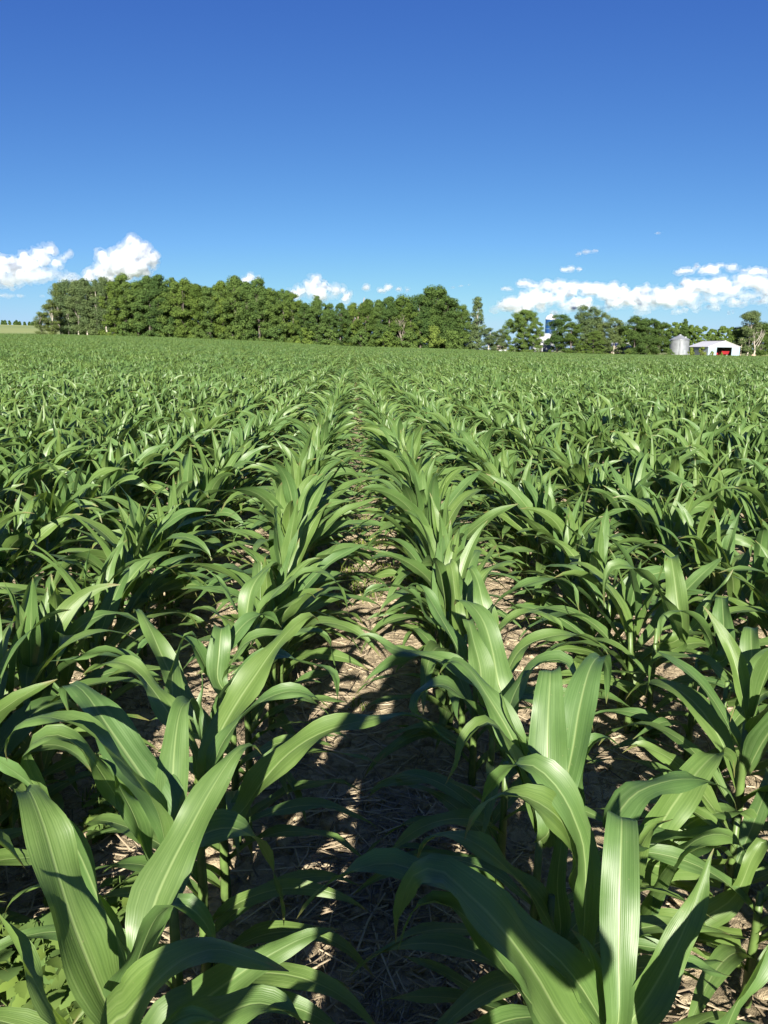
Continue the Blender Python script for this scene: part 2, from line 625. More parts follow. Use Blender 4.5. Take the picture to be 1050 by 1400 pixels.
def mesh_from(name, geos):
    """geos: list of ((V,F,UV), material) joined into one mesh"""
    V, F, UV, MI, mats = [], [], [], [], []
    for (v, f, uv), m in geos:
        if m not in mats:
            mats.append(m)
        b = len(V)
        V += [tuple(p) for p in v]
        UV += uv
        F += [tuple(b + i for i in q) for q in f]
        MI += [mats.index(m)] * len(f)
    me = bpy.data.meshes.new(name)
    me.from_pydata(V, [], F)
    ul = me.uv_layers.new(name='UVMap')
    ul.data.foreach_set('uv', np.array([c for f in F for i in f for c in UV[i]], dtype=np.float32))
    for m in mats:
        me.materials.append(m)
    me.polygons.foreach_set('material_index', MI)
    me.polygons.foreach_set('use_smooth', [True] * len(F))
    return me

N_VAR = 12
VARIANTS = []
for s in range(N_VAR):
    rec = plant_recipe(100 + s)
    VARIANTS.append([(nm, mesh_from(nm, [(g, m)])) for nm, g, m in rec])

# instancing sources, never linked to the scene
SRC = bpy.data.collections.new('corn_sources')
def src(name, me):
    o = bpy.data.objects.new(name, me)
    SRC.objects.link(o)
for s in range(N_VAR):
    rec = plant_recipe(100 + s, 10, 5)
    src('a_plant_%02d' % s, mesh_from('corn_plant_mesh', [(g, m) for nm, g, m in rec]))
N_SEG, SEG_LEN = 8, 1.5
for s in range(N_SEG):
    rr = random.Random(500 + s)
    geos = []
    y = -SEG_LEN / 2
    while y < SEG_LEN / 2 - 0.05:
        a, sc = rr.uniform(0, 6.28), rr.uniform(0.80, 1.04)
        M = Matrix.Translation((rr.gauss(0, 0.03), y, 0)) @ Matrix.Rotation(a, 4, 'Z') @ Matrix.Scale(sc, 4)
        for nm, (v, f, uv), m in plant_recipe(900 + s * 20 + int(y * 50) % 17, 7, 3):
            geos.append((([M @ p for p in v], f, uv), m))
        y += rr.uniform(0.11, 0.18)
    src('b_segment_%02d' % s, mesh_from('corn_row_mesh', geos))

ROW = 0.76
def row_x(k):                     # rows left of the aisle are k<0, right of it k>=0
    return 0.04 + (k + 0.5) * ROW

# ---- traced plants of the foreground: every leaf by where the photograph shows it, at its own distance
# leaf: (points (px, py, Y) from base to tip, width, twist start, twist end)
HERO = {
 'L0': dict(Y=0.82, X=-0.36, z=0.50, label='corn plant at the bottom left edge, one leaf crossing before the leafy weed', leaves=[
    ([(95,1430,.80),(60,1365,.80),(30,1310,.82),(0,1255,.85),(-15,1225,.87)], .058, 30, 25),
    ([(145,1420,.85),(175,1385,.84),(210,1345,.83),(250,1312,.83),(295,1297,.83),(340,1308,.84),(370,1320,.85),(395,1328,.86)], .085, 25, 10),
    ([(250,1430,.90),(300,1392,.90),(350,1372,.90),(395,1385,.90),(425,1412,.90)], .085, 15, 0),
    ([(200,1440,.80),(230,1402,.80),(265,1386,.80),(305,1397,.80)], .055, 20, 10),
   ]),
 'L1': dict(Y=1.02, X=-0.37, z=0.56, label='big corn plant at lower left with two broad sunlit leaves leaning left', leaves=[
    ([(158,1400,.96),(108,1285,.98),(80,1200,1.01),(60,1130,1.05),(44,1088,1.10),(36,1081,1.14),(31,1098,1.19)], .100, 0, 0),
    ([(180,1350,1.02),(165,1295,1.05),(138,1235,1.10),(110,1170,1.15),(80,1115,1.20),(45,1075,1.24),(0,1042,1.28),(-30,1028,1.30)], .112, -82, -95),
    ([(195,1310,1.0),(210,1240,1.05),(233,1185,1.10),(259,1135,1.15),(284,1088,1.20),(312,1043,1.25),(330,1023,1.28),(345,1020,1.30),(358,1032,1.32)], .082, 10, 20),
    ([(178,1350,.95),(195,1295,.93),(215,1253,.92),(240,1236,.92),(265,1245,.92),(285,1270,.92),(295,1297,.92)], .075, 10, 0),
    ([(220,1410,1.18),(274,1370,1.20),(338,1325,1.20),(403,1288,1.22),(440,1275,1.24),(465,1270,1.25)], .090, 25, 10),
    ([(150,1390,1.05),(165,1340,1.08),(150,1290,1.10),(110,1235,1.12),(60,1210,1.14),(20,1225,1.15),(2,1262,1.15)], .06, 10, 0),
   ]),
 'L2': dict(Y=1.27, X=-0.36, z=0.60, label='corn plant left of the aisle with one very wide glossy leaf and one upright leaf', leaves=[
    ([(235,1140,1.25),(223,1105,1.27),(186,1050,1.32),(145,990,1.38),(118,950,1.43),(100,936,1.46),(90,945,1.48),(95,978,1.50)], .098, 0, 0),
    ([(233,1150,1.25),(235,1105,1.28),(238,1030,1.35),(245,978,1.42),(254,961,1.46),(268,966,1.50),(271,992,1.52)], .066, 0, 0),
    ([(215,1110,1.2),(175,1050,1.2),(130,1008,1.22),(98,988,1.24),(57,980,1.25),(25,990,1.25),(10,1015,1.25),(10,1042,1.25)], .075, 10, 0),
    ([(235,1180,1.35),(265,1148,1.35),(305,1132,1.35),(340,1140,1.35),(365,1170,1.35),(380,1215,1.35),(388,1267,1.35)], .080, 0, 0),
    ([(205,1180,1.25),(185,1120,1.25),(165,1080,1.28),(148,1048,1.30),(130,1030,1.33)], .062, 0, 0),
    ([(200,1160,1.3),(150,1075,1.3),(110,1020,1.3),(70,1005,1.3),(35,1030,1.3),(60,1085,1.3),(100,1130,1.3)], .05, 0, 0),
   ]),
 'L3': dict(Y=1.57, X=-0.37, z=0.60, label='corn plant left of the aisle with a long broad leaf rising to the right', leaves=[
    ([(288,1050,1.55),(300,1005,1.58),(325,960,1.63),(352,920,1.68),(380,880,1.74),(405,853,1.79),(425,842,1.82),(436,850,1.85)], .086, 10, 10),
    ([(290,1050,1.52),(305,1015,1.53),(332,980,1.55),(365,955,1.57),(400,945,1.58),(430,953,1.59),(452,970,1.60)], .064, 15, 0),
    ([(265,1030,1.6),(240,990,1.62),(210,945,1.66),(180,912,1.70),(150,905,1.72),(125,915,1.73),(110,926,1.73)], .070, 10, 0),
    ([(330,1110,1.6),(358,1070,1.6),(395,1030,1.62),(440,1002,1.64),(500,984,1.66),(550,978,1.68),(592,986,1.70)], .090, 25, 0),
    ([(280,1060,1.6),(276,1010,1.63),(272,975,1.66),(278,940,1.69),(274,915,1.72)], .03, 60, 60),
   ]),
 'L4': dict(Y=1.85, X=-0.37, z=0.56, label='corn plant left of the aisle behind the long broad leaf, thin leaf arching left', leaves=[
    ([(240,985,1.8),(215,940,1.85),(188,908,1.88),(150,891,1.90),(105,898,1.92),(60,906,1.93)], .058, 0, 40),
    ([(245,990,1.75),(235,940,1.80),(240,900,1.86),(252,872,1.92),(265,867,1.95),(273,882,1.98)], .070, 0, 0),
    ([(300,960,1.85),(330,920,1.87),(375,895,1.88),(410,905,1.88),(455,920,1.88),(462,965,1.88)], .06, 10, 0),
    ([(255,960,1.9),(225,905,1.95),(205,860,2.0),(190,835,2.05),(182,838,2.1)], .074, 0, 0),
   ]),
 'L5': dict(Y=2.12, X=-0.38, z=0.56, label='corn plant left of the aisle with one bright square topped upright leaf', leaves=[
    ([(298,930,2.1),(299,895,2.12),(302,864,2.16),(305,859,2.20),(306,872,2.26)], .076, 0, 0),
    ([(310,925,2.12),(335,880,2.14),(375,868,2.15),(420,862,2.16),(450,880,2.16),(462,925,2.16)], .055, 10, 0),
    ([(290,930,2.12),(262,880,2.14),(225,868,2.14),(195,880,2.14),(185,905,2.14)], .06, 10, 0),
    ([(300,910,2.15),(320,870,2.2),(345,845,2.26),(370,842,2.3),(385,858,2.33)], .06, 0, 0),
   ]),
 'L6': dict(Y=2.42, X=-0.38, z=0.58, label='corn plant left of the aisle with a slender leaf arching over the bare soil', leaves=[
    ([(335,875,2.40),(337,845,2.42),(344,806,2.46),(359,783,2.52),(378,771,2.58),(388,779,2.62)], .074, 0, 0),
    ([(340,880,2.40),(352,850,2.40),(378,808,2.42),(420,784,2.45),(450,784,2.46),(468,812,2.46),(477,844,2.46)], .060, 15, 0),
    ([(345,880,2.35),(364,850,2.35),(393,826,2.38),(420,812,2.42),(432,819,2.44)], .070, 10, 0),
    ([(330,880,2.35),(312,850,2.33),(288,836,2.31),(265,834,2.30),(248,850,2.30)], .068, 10, 0),
    ([(333,860,2.5),(320,825,2.5),(304,800,2.52),(280,777,2.55)], .045, 40, 50),
   ]),
 'R1': dict(Y=1.02, X=0.43, z=0.46, label='big lower right corn plant, one upright pale leaf, dark leaves over the aisle', leaves=[
    ([(845,1400,1.0),(846,1300,1.05),(848,1200,1.11),(850,1130,1.17),(850,1119,1.22),(851,1150,1.36)], .070, 0, 0),
    ([(860,1400,1.0),(905,1330,1.02),(940,1260,1.05),(963,1195,1.08),(976,1160,1.10)], .066, 50, 62),
    ([(835,1470,1.0),(772,1400,1.0),(731,1331,.99),(679,1261,.99),(639,1222,1.0),(602,1190,1.01),(567,1195,1.03),(548,1238,1.05),(541,1290,1.06)], .100, -42, -18),
    ([(840,1440,1.03),(780,1330,1.05),(700,1262,1.06),(630,1215,1.07),(570,1190,1.08),(527,1180,1.09),(478,1192,1.10),(430,1222,1.12),(405,1257,1.13)], .078, -25, 0),
    ([(760,1420,1.1),(695,1330,1.08),(652,1270,1.08),(615,1238,1.08),(580,1235,1.08),(556,1258,1.08),(543,1302,1.08)], .06, -10, 0),
    ([(855,1440,1.05),(880,1370,1.08),(905,1330,1.1),(950,1322,1.12),(1000,1335,1.13)], .06, 10, 0),
    ([(830,1430,1.06),(822,1370,1.08),(812,1320,1.1),(800,1290,1.12),(780,1270,1.14)], .07, 0, 0),
   ]),
 'R9': dict(Y=1.16, X=0.44, z=0.42, label='corn plant right of the aisle whose two curved leaves arch left over the shade', leaves=[
    ([(800,1185,1.2),(785,1120,1.22),(760,1075,1.24),(730,1048,1.26),(705,1046,1.27),(680,1063,1.28),(660,1096,1.29),(645,1132,1.30)], .080, -15, 0),
    ([(790,1200,1.25),(775,1135,1.22),(740,1100,1.20),(700,1086,1.20),(668,1095,1.20),(645,1122,1.20),(634,1152,1.20)], .090, -20, 0),
   ]),
 'R0': dict(Y=0.72, X=0.62, z=0.36, label='corn plant in the bottom right corner of which one broad leaf shows', leaves=[
    ([(965,1490,.80),(995,1400,.82),(1025,1340,.84),(1060,1285,.87),(1110,1240,.9)], .080, -10, 0),
    ([(1010,1500,.8),(1060,1420,.8),(1120,1380,.8),(1200,1400,.8)], .08, 0, 0),
   ]),
 'R2': dict(Y=1.32, X=0.42, z=0.50, label='corn plant right of the aisle with a glowing lit stem leaf above dark leaves', leaves=[
    ([(765,1300,1.3),(735,1235,1.3),(690,1185,1.3),(648,1152,1.3),(615,1140,1.32),(585,1150,1.33),(567,1184,1.34)], .080, -15, 0),
    ([(766,1275,1.35),(762,1210,1.36),(768,1150,1.37),(775,1110,1.38),(778,1090,1.4)], .050, 0, 0),
   ]),
 'R3': dict(Y=1.47, X=0.43, z=0.54, label='corn plant right of the aisle with the widest upright leaf facing the camera', leaves=[
    ([(752,1130,1.42),(749,1060,1.47),(749,990,1.53),(752,932,1.60),(753,917,1.64),(755,928,1.75)], .092, 0, 0),
    ([(765,1100,1.45),(782,1030,1.53),(792,970,1.60),(806,916,1.68),(820,898,1.74),(830,916,1.78),(829,962,1.80)], .084, 0, 0),
    ([(715,1050,1.5),(695,1000,1.55),(662,945,1.62),(640,914,1.68),(618,904,1.72),(600,922,1.75)], .076, -10, 0),
    ([(722,1050,1.5),(705,1000,1.53),(690,960,1.57),(681,936,1.60)], .05, 50, 50),
    ([(718,1075,1.45),(700,1025,1.45),(680,993,1.45),(660,989,1.45),(636,1016,1.45),(620,1046,1.45),(608,1074,1.45)], .066, -15, 0),
    ([(780,1110,1.5),(785,1060,1.52),(805,1020,1.54),(830,1008,1.55),(848,1020,1.56)], .07, 0, 0),
   ]),
 'R4': dict(Y=1.80, X=0.42, z=0.52, label='corn plant right of the aisle, one leaf arching right, one looping over soil', leaves=[
    ([(693,985,1.75),(705,945,1.80),(725,915,1.82),(750,903,1.82),(775,906,1.80),(793,936,1.77),(802,966,1.75),(811,1000,1.74)], .070, 10, 0),
    ([(660,985,1.85),(634,955,1.88),(605,936,1.85),(578,946,1.78),(570,968,1.74),(585,990,1.70),(605,1008,1.68),(632,1020,1.66)], .064, 0, 0),
    ([(690,970,1.9),(681,932,1.93),(672,885,2.0),(660,848,2.06),(642,825,2.12),(627,820,2.16),(621,828,2.20)], .092, 0, 0),
   ]),
 'R5': dict(Y=2.05, X=0.43, z=0.52, label='corn plant right of the aisle with two broad leaves side by side facing the camera', leaves=[
    ([(660,950,1.9),(656,912,1.93),(647,876,1.98),(641,852,2.03),(637,847,2.06),(634,857,2.10)], .088, 0, 0),
    ([(690,930,2.05),(710,890,2.08),(745,872,2.1),(790,868,2.1),(825,885,2.1),(835,905,2.1)], .06, 10, 0),
    ([(650,940,2.1),(620,910,2.12),(575,895,2.14),(540,888,2.15),(500,870,2.16),(478,880,2.16)], .07, -15, 0),
   ]),
 'R6': dict(Y=2.42, X=0.44, z=0.58, label='corn plant right of the aisle with a thin leaf arching far out to the right', leaves=[
    ([(632,905,2.4),(622,880,2.42),(600,840,2.47),(577,804,2.53),(562,800,2.56),(555,809,2.58)], .080, -10, 0),
    ([(668,860,2.4),(660,826,2.42),(653,795,2.47),(643,777,2.52),(637,782,2.56)], .074, 0, 0),
    ([(668,860,2.3),(676,828,2.3),(714,802,2.32),(757,791,2.34),(783,803,2.34),(793,840,2.34)], .056, 10, 0),
    ([(660,880,2.35),(690,855,2.37),(730,835,2.38),(760,850,2.38),(775,880,2.38)], .06, 10, 0),
   ]),
 'R7': dict(Y=2.64, X=0.43, z=0.56, label='corn plant right of the aisle, short upright leaf, another reaching left over soil', leaves=[
    ([(625,850,2.6),(622,815,2.63),(618,780,2.68),(614,770,2.72),(612,777,2.80)], .074, 0, 0),
    ([(590,850,2.6),(569,817,2.6),(537,801,2.6),(506,805,2.6),(494,818,2.6)], .060, -10, 0),
    ([(640,840,2.65),(655,800,2.7),(675,775,2.75),(700,768,2.8),(715,780,2.83)], .06, 0, 0),
   ]),
 'S1': dict(Y=1.68, X=1.02, z=0.42, label='spreading corn plant at the right edge with a wide leaf lying flat towards the right', leaves=[
    ([(840,1150,1.55),(860,1092,1.6),(910,1068,1.65),(960,1066,1.70),(998,1082,1.72),(1008,1112,1.72)], .100, 15, 0),
    ([(885,1180,1.6),(905,1125,1.65),(935,1080,1.72),(962,1046,1.80),(985,1029,1.86),(1003,1037,1.90),(1004,1064,1.92)], .105, 0, 0),
    ([(940,1060,1.85),(920,1040,1.86),(895,1026,1.86),(872,1020,1.86),(850,1030,1.86)], .065, 0, 0),
    ([(900,1170,1.7),(945,1124,1.72),(990,1110,1.75),(1025,1114,1.78),(1046,1142,1.80)], .076, 10, 0),
   ]),
 'S0': dict(Y=1.48, X=0.98, z=0.36, label='low corn plant at the right edge with a shiny leaf below the flat wide leaf', leaves=[
    ([(880,1260,1.5),(898,1205,1.5),(925,1170,1.53),(955,1146,1.56),(985,1140,1.58),(1010,1152,1.60),(1030,1182,1.60)], .088, 0, 0),
    ([(870,1250,1.48),(868,1200,1.5),(875,1160,1.54),(895,1130,1.58),(920,1120,1.62)], .07, 0, 0),
    ([(930,1280,1.5),(1000,1230,1.5),(1030,1170,1.5),(1050,1150,1.5),(1090,1180,1.5)], .06, 0, 0),
   ]),
 'T1': dict(Y=2.2, X=1.24, z=0.56, label='corn plant at the right edge with a sunlit leaf arching left, tip hanging down', leaves=[
    ([(1060,1030,2.2),(1030,975,2.2),(995,930,2.22),(955,900,2.25),(915,895,2.28),(893,907,2.30),(880,962,2.30)], .074, -10, 0),
    ([(1085,900,2.15),(1050,895,2.05),(1025,922,2.0),(1008,957,1.98),(998,987,1.97)], .064, 0, 0),
    ([(1030,950,2.1),(1028,900,2.15),(1027,867,2.20),(1027,858,2.25),(1027,868,2.35)], .070, 0, 0),
   ]),
 'T2': dict(Y=2.45, X=1.26, z=0.56, label='corn plant near the right edge with a short square-topped leaf facing the camera', leaves=[
    ([(992,900,2.35),(990,860,2.40),(988,826,2.46),(987,817,2.50),(987,827,2.60)], .076, 0, 0),
    ([(975,890,2.4),(955,850,2.4),(925,835,2.4),(905,845,2.4),(902,880,2.4)], .055, 0, 0),
   ]),
 'T3': dict(Y=2.68, X=1.20, z=0.56, label='corn plant near the right edge, tall leaf crossed by a dark bending leaf', leaves=[
    ([(930,870,2.6),(926,820,2.65),(920,776,2.72),(917,762,2.78),(915,770,2.90)], .086, 0, 0),
    ([(930,880,2.6),(910,825,2.55),(885,790,2.52),(858,773,2.5),(835,775,2.5),(826,800,2.5),(826,830,2.5)], .075, -40, 0),
    ([(945,860,2.62),(965,830,2.63),(990,795,2.64),(1003,778,2.65)], .05, 30, 30),
   ]),
}

def build_hero(key, d):
    root = empty('corn_plant', (d['X'], d['Y'], 0))
    tag(root, d['label'], 'corn plant', 'corn plants in the field')
    rr = random.Random(key)
    org = Vector((d['X'], d['Y'], 0))
    v, f, uv = make_stalk(d['z'], rr)
    obj('stalk', v, f, M_STALK, root, uv)
    for i, (pts, w, t0, t1) in enumerate(d['leaves']):
        P = [at(*p) - org for p in pts]
        b = P[0]
        z0 = max(0.06, min(d['z'] - 0.02, b.z - 0.07))
        base = Vector((b.x * 0.10, b.y * 0.10, z0))
        if (b - base).length > 0.05:
            P = [base] + P
        else:
            P[0] = base
        mid = catmull(P, 26)
        v, f, uv = leaf_geo(mid, w * (0.96 if key + str(i) == 'L10' else 1.0), key + str(i), (t0, t1), (48, 18), 9, 0.012)
        obj('leaf', v, f, M_LEAF, root, uv)
    # lower leaves the upper ones partly hide
    for i in range(7):
        az = rr.choice([math.pi / 2, -math.pi / 2]) + rr.gauss(0, 0.5)
        ln = rr.uniform(0.36, 0.52)
        z = 0.05 + 0.042 * i
        mid = free_leaf_mid((0, 0, z), az, ln, rr.uniform(30, 48), rr.uniform(110, 150), 1.1, 16, rr.gauss(0, 18))
        v, f, uv = leaf_geo(mid, rr.uniform(0.045, 0.062), key + 'low%d' % i, (0, rr.gauss(0, 25)), (50, 14), 7, 0.007, Vector((math.sin(az), math.cos(az), 0)))
        obj('leaf', v, f, M_LEAF, root, uv)

for key, d in HERO.items():
    build_hero(key, d)
N_HERO = len(HERO)

# ---- all other plants, row by row
def field_points():
    near, seg = [], []
    rr = random.Random(21)
    kmax = 260
    for k in range(-kmax, kmax):
        X0 = row_x(k)
        y = -2.4 + rr.uniform(0, 0.15)
        while y < 24.0:
            x = X0 + rr.gauss(0, 0.022)
            if abs(x) < 0.66 * max(y, 0) + 2.4:
                near.append((x, y, k))
            y += max(0.10, rr.gauss(0.152, 0.022))
        y = 24.0 + SEG_LEN / 2
        while y < 280:
            if abs(X0 - 0.0) < 0.66 * y + 3 and y < interp(X0 / y, EDGE_T):
                seg.append((X0 + rr.gauss(0, 0.02), y, k))
            y += SEG_LEN
    return near, seg

near, segs = field_points()

def hero_zone(x, y, k):
    if k in (-1, 0):
        return 0.25 < y < 2.72
    if k == 1:
        return (1.30 < y < 1.85) or (2.08 < y < 2.75)
    return False

near = [p for p in near if not hero_zone(*p)]
near = [p for p in near if not (p[2] in (-1, 0) and -0.75 < p[1] < 0.0)]     # trodden where the photographer stands
# rank by size in the picture
def in_frame(x, y):
    q = proj((x, y, 0.45))
    if q is None or y < 0.3:
        return False
    return -60 < q[0] < PW + 60 and q[1] < PH + 150
cand = sorted((p for p in near if in_frame(p[0], p[1])), key=lambda p: math.hypot(p[0], p[1]))
chosen = set(cand[:298 - N_HERO])
first_in_row = {}
ONES = ['', 'first', 'second', 'third', 'fourth', 'fifth', 'sixth', 'seventh', 'eighth', 'ninth', 'tenth', 'eleventh', 'twelfth', 'thirteenth',
        'fourteenth', 'fifteenth', 'sixteenth', 'seventeenth', 'eighteenth', 'nineteenth']
TENS = ['', '', 'twenty', 'thirty', 'forty', 'fifty', 'sixty']
def ordinal(n):
    if n < 20:
        return ONES[n]
    return TENS[n // 10] + '-' + ONES[n % 10] if n % 10 else TENS[n // 10][:-1] + 'ieth'

protos = {}
rr = random.Random(77)
counts = {}
indiv_info = []
for p in sorted(chosen, key=lambda p: (p[2], p[1])):
    counts[p[2]] = counts.get(p[2], 0) + 1
totals = dict(counts)
seen = {}
for p in sorted(chosen, key=lambda p: (p[2], p[1])):
    x, y, k = p
    i = seen.get(k, 0)
    seen[k] = i + 1
    var = rr.randrange(N_VAR)
    root = empty('corn_plant', (x, y, soil_h(x, y) if y < 7 else 0), rr.uniform(0, 6.283))
    s = rr.uniform(0.94, 1.15) * (1.09 if k in (-1, 0) and y > 3.6 else 1.0)
    root.scale = (s, s, s * rr.uniform(0.95, 1.05))
    side = 'right' if k >= 0 else 'left'
    if k in (-1, 0):
        lab = '%s corn plant behind the big foreground ones, %s row beside the aisle' % (ordinal(i + 1), side)
    elif k == 1:
        lab = 'corn plant, %s from the front in the second row right of the aisle' % ordinal(i + 1)
    else:
        lab = 'corn plant, %s from the front in the %s row %s of the aisle' % (ordinal(i + 1), ordinal(k + 1 if k >= 0 else -k), side)
    tag(root, lab, 'corn plant', 'corn plants in the field')
    for nm, me in VARIANTS[var]:
        o = bpy.data.objects.new(nm, me)
        o.parent = root
        COL.objects.link(o)

# the rest of the crop: one object
def build_field():
    V, rot, scl, idx = [], [], [], []
    rr = random.Random(5)
    for p in near:
        if p in chosen:
            continue
        x, y, k = p
        V.append((x, y, gz(x, y)))
        rot.append(rr.uniform(0, 6.283)); scl.append(rr.uniform(0.92, 1.16)); idx.append(rr.randrange(N_VAR))
    for x, y, k in segs:
        V.append((x, y, gz(x, y)))
        rot.append(rr.choice([0, math.pi]) + rr.gauss(0, 0.01)); scl.append(rr.uniform(1.02, 1.16)); idx.append(N_VAR + rr.randrange(N_SEG))
    me = bpy.data.meshes.new('corn_field')
    me.from_pydata(V, [], [])
    for nm, ty, data in (('rot', 'FLOAT', rot), ('scl', 'FLOAT', scl), ('idx', 'INT', idx)):
        a = me.attributes.new(nm, ty, 'POINT')
        a.data.foreach_set('value', data)
    o = bpy.data.objects.new('corn_field', me)
    COL.objects.link(o)
    tag(o, 'even green corn crop running in rows to the trees and the farm', None, None, 'stuff')
    ng = bpy.data.node_groups.new('corn_rows', 'GeometryNodeTree')
    ng.interface.new_socket('Geometry', in_out='INPUT', socket_type='NodeSocketGeometry')
    ng.interface.new_socket('Geometry', in_out='OUTPUT', socket_type='NodeSocketGeometry')
    N, L = ng.nodes, ng.links
    gi, go = N.new('NodeGroupInput'), N.new('NodeGroupOutput')
    ci = N.new('GeometryNodeCollectionInfo')
    ci.inputs['Collection'].default_value = SRC
    ci.inputs['Separate Children'].default_value = True
    ci.inputs['Reset Children'].default_value = True
    ip = N.new('GeometryNodeInstanceOnPoints')
    ip.inputs['Pick Instance'].default_value = True
    def attr(nm, ty):
        n = N.new('GeometryNodeInputNamedAttribute')
        n.data_type = ty
        n.inputs['Name'].default_value = nm
        return n.outputs[0]
    cx = N.new('ShaderNodeCombineXYZ')
    L.new(attr('rot', 'FLOAT'), cx.inputs[2])
    cs = N.new('ShaderNodeCombineXYZ')
    sc_ = attr('scl', 'FLOAT')
    for i in range(3):
        L.new(sc_, cs.inputs[i])
    L.new(gi.outputs[0], ip.inputs['Points'])
    L.new(ci.outputs[0], ip.inputs['Instance'])
    L.new(attr('idx', 'INT'), ip.inputs['Instance Index'])
    L.new(cx.outputs[0], ip.inputs['Rotation'])
    L.new(cs.outputs[0], ip.inputs['Scale'])
    L.new(ip.outputs[0], go.inputs[0])
    md = o.modifiers.new('rows', 'NODES')
    md.node_group = ng
    print('field points', len(V), 'individuals', len(chosen) + N_HERO)

build_field()

#PART2
# ------------------------------------------------------------------ trees
def foliage_mat(name, lo, hi, trans=0.18):
    m, N, L, B = mat(name)
    ge = N.new('ShaderNodeNewGeometry')
    oi = N.new('ShaderNodeObjectInfo')
    tc = N.new('ShaderNodeTexCoord')
    nz = noise_tex(N, L, tc.outputs['Object'], 0.35, 3)
    s = math_node(N, L, 'ADD', math_node(N, L, 'MULTIPLY', ge.outputs['Random Per Island'], 0.55), math_node(N, L, 'MULTIPLY', nz.outputs[0], 0.55))
    r = ramp(N, [(0.2, lo), (0.85, hi)])
    L.new(s, r.inputs[0])
    tint = ramp(N, [(0.0, (0.78, 0.86, 0.95)), (0.5, (1, 1, 1)), (1.0, (1.18, 1.10, 0.80))])
    L.new(oi.outputs['Random'], tint.inputs[0])
    c = mixc(N, L, 0.9, r.outputs[0], tint.outputs[0], 'MULTIPLY')
    L.new(c, B.inputs['Base Color'])
    B.inputs['Roughness'].default_value = 0.85
    B.inputs['Specular IOR Level'].default_value = 0.15
    tr = N.new('ShaderNodeBsdfTranslucent')
    L.new(mixc(N, L, 1.0, c, (1.6, 1.7, 0.8), 'MULTIPLY'), tr.inputs['Color'])
    mx = N.new('ShaderNodeMixShader')
    mx.inputs[0].default_value = trans
    L.new(B.outputs[0], mx.inputs[1])
    L.new(tr.outputs[0], mx.inputs[2])
    L.new(mx.outputs[0], N['Material Output'].inputs['Surface'])
    return m

M_FOL = {
    'wood': foliage_mat('broad_foliage', (0.040, 0.076, 0.018), (0.088, 0.134, 0.032)),
    'aspen': foliage_mat('grey_green_foliage', (0.046, 0.074, 0.026), (0.096, 0.130, 0.050)),
    'dark': foliage_mat('dark_foliage', (0.028, 0.058, 0.014), (0.064, 0.104, 0.025)),
    'light': foliage_mat('yellow_green_foliage', (0.070, 0.105, 0.018), (0.145, 0.185, 0.036)),
}
M_BARK = simple_mat('grey_bark', (0.075, 0.065, 0.052), 0.35, 3, 0.9, bump=0.3)
M_PALE = simple_mat('pale_bark', (0.27, 0.25, 0.21), 0.25, 3, 0.8)

def crown_mesh(name, seed, H, shape, mats, n_clump, n_leaf, size, gap=0.0):
    rg = np.random.default_rng(seed)
    rr = random.Random(seed)
    C, RC = [], []
    z0, z1, rad = shape['z0'] * H, shape['z1'] * H, shape['r'] * H
    while len(C) < n_clump:
        t = rr.random()
        prof = shape['prof'](t)
        a = rr.uniform(0, 6.283)
        q = rr.random() ** 0.45
        rmax = rad * prof * (1 + 0.25 * noise.noise(Vector((math.cos(a) * 1.3, math.sin(a) * 1.3, t * 3 + seed))))
        C.append((math.cos(a) * rmax * q, math.sin(a) * rmax * q, z0 + (z1 - z0) * t))
        RC.append(rr.uniform(0.6, 1.25) * shape.get('clump', 0.085) * H)
    C, RC = np.array(C), np.array(RC)
    n = n_clump * n_leaf
    ci = np.repeat(np.arange(n_clump), n_leaf)
    d = rg.normal(size=(n, 3))
    d /= np.linalg.norm(d, axis=1)[:, None]
    P = C[ci] + d * (RC[ci] * rg.random(n) ** 0.45)[:, None] * np.array([1.15, 1.15, 0.85])
    P[:, 2] = np.maximum(P[:, 2], 0.15)
    nm = d * 1.1 + rg.normal(size=(n, 3)) * 0.55 + np.array([0, 0, 0.35])
    nm /= np.linalg.norm(nm, axis=1)[:, None]
    u = np.cross(nm, rg.normal(size=(n, 3)))
    u /= np.linalg.norm(u, axis=1)[:, None]
    w = np.cross(nm, u)
    s = (size * rg.uniform(0.55, 1.25, n))[:, None]
    V = np.stack([P - u * s, P + w * s * 0.55, P + u * s, P - w * s * 0.55], 1).reshape(-1, 3)
    me = bpy.data.meshes.new(name)
    me.vertices.add(4 * n)
    me.vertices.foreach_set('co', V.astype(np.float32).ravel())
    me.loops.add(4 * n)
    me.loops.foreach_set('vertex_index', np.arange(4 * n, dtype=np.int32))
    me.polygons.add(n)
    me.polygons.foreach_set('loop_start', np.arange(0, 4 * n, 4, dtype=np.int32))
    me.update(calc_edges=True)
    me.materials.append(mats)
    return me, C

def tube(V, F, pts, r0, r1, seg=6):
    b = len(V)
    for i, p in enumerate(pts):
        T = (pts[min(i + 1, len(pts) - 1)] - pts[max(0, i - 1)]).normalized()
        A = T.orthogonal().normalized()
        B_ = T.cross(A)
        r_ = r0 + (r1 - r0) * i / (len(pts) - 1)
        for k in range(seg):
            a = 6.2832 * k / seg
            V.append(p + A * (r_ * math.cos(a)) + B_ * (r_ * math.sin(a)))
    for i in range(len(pts) - 1):
        for k in range(seg):
            a, c = b + i * seg + k, b + i * seg + (k + 1) % seg
            F.append((a, c, c + seg, a + seg))

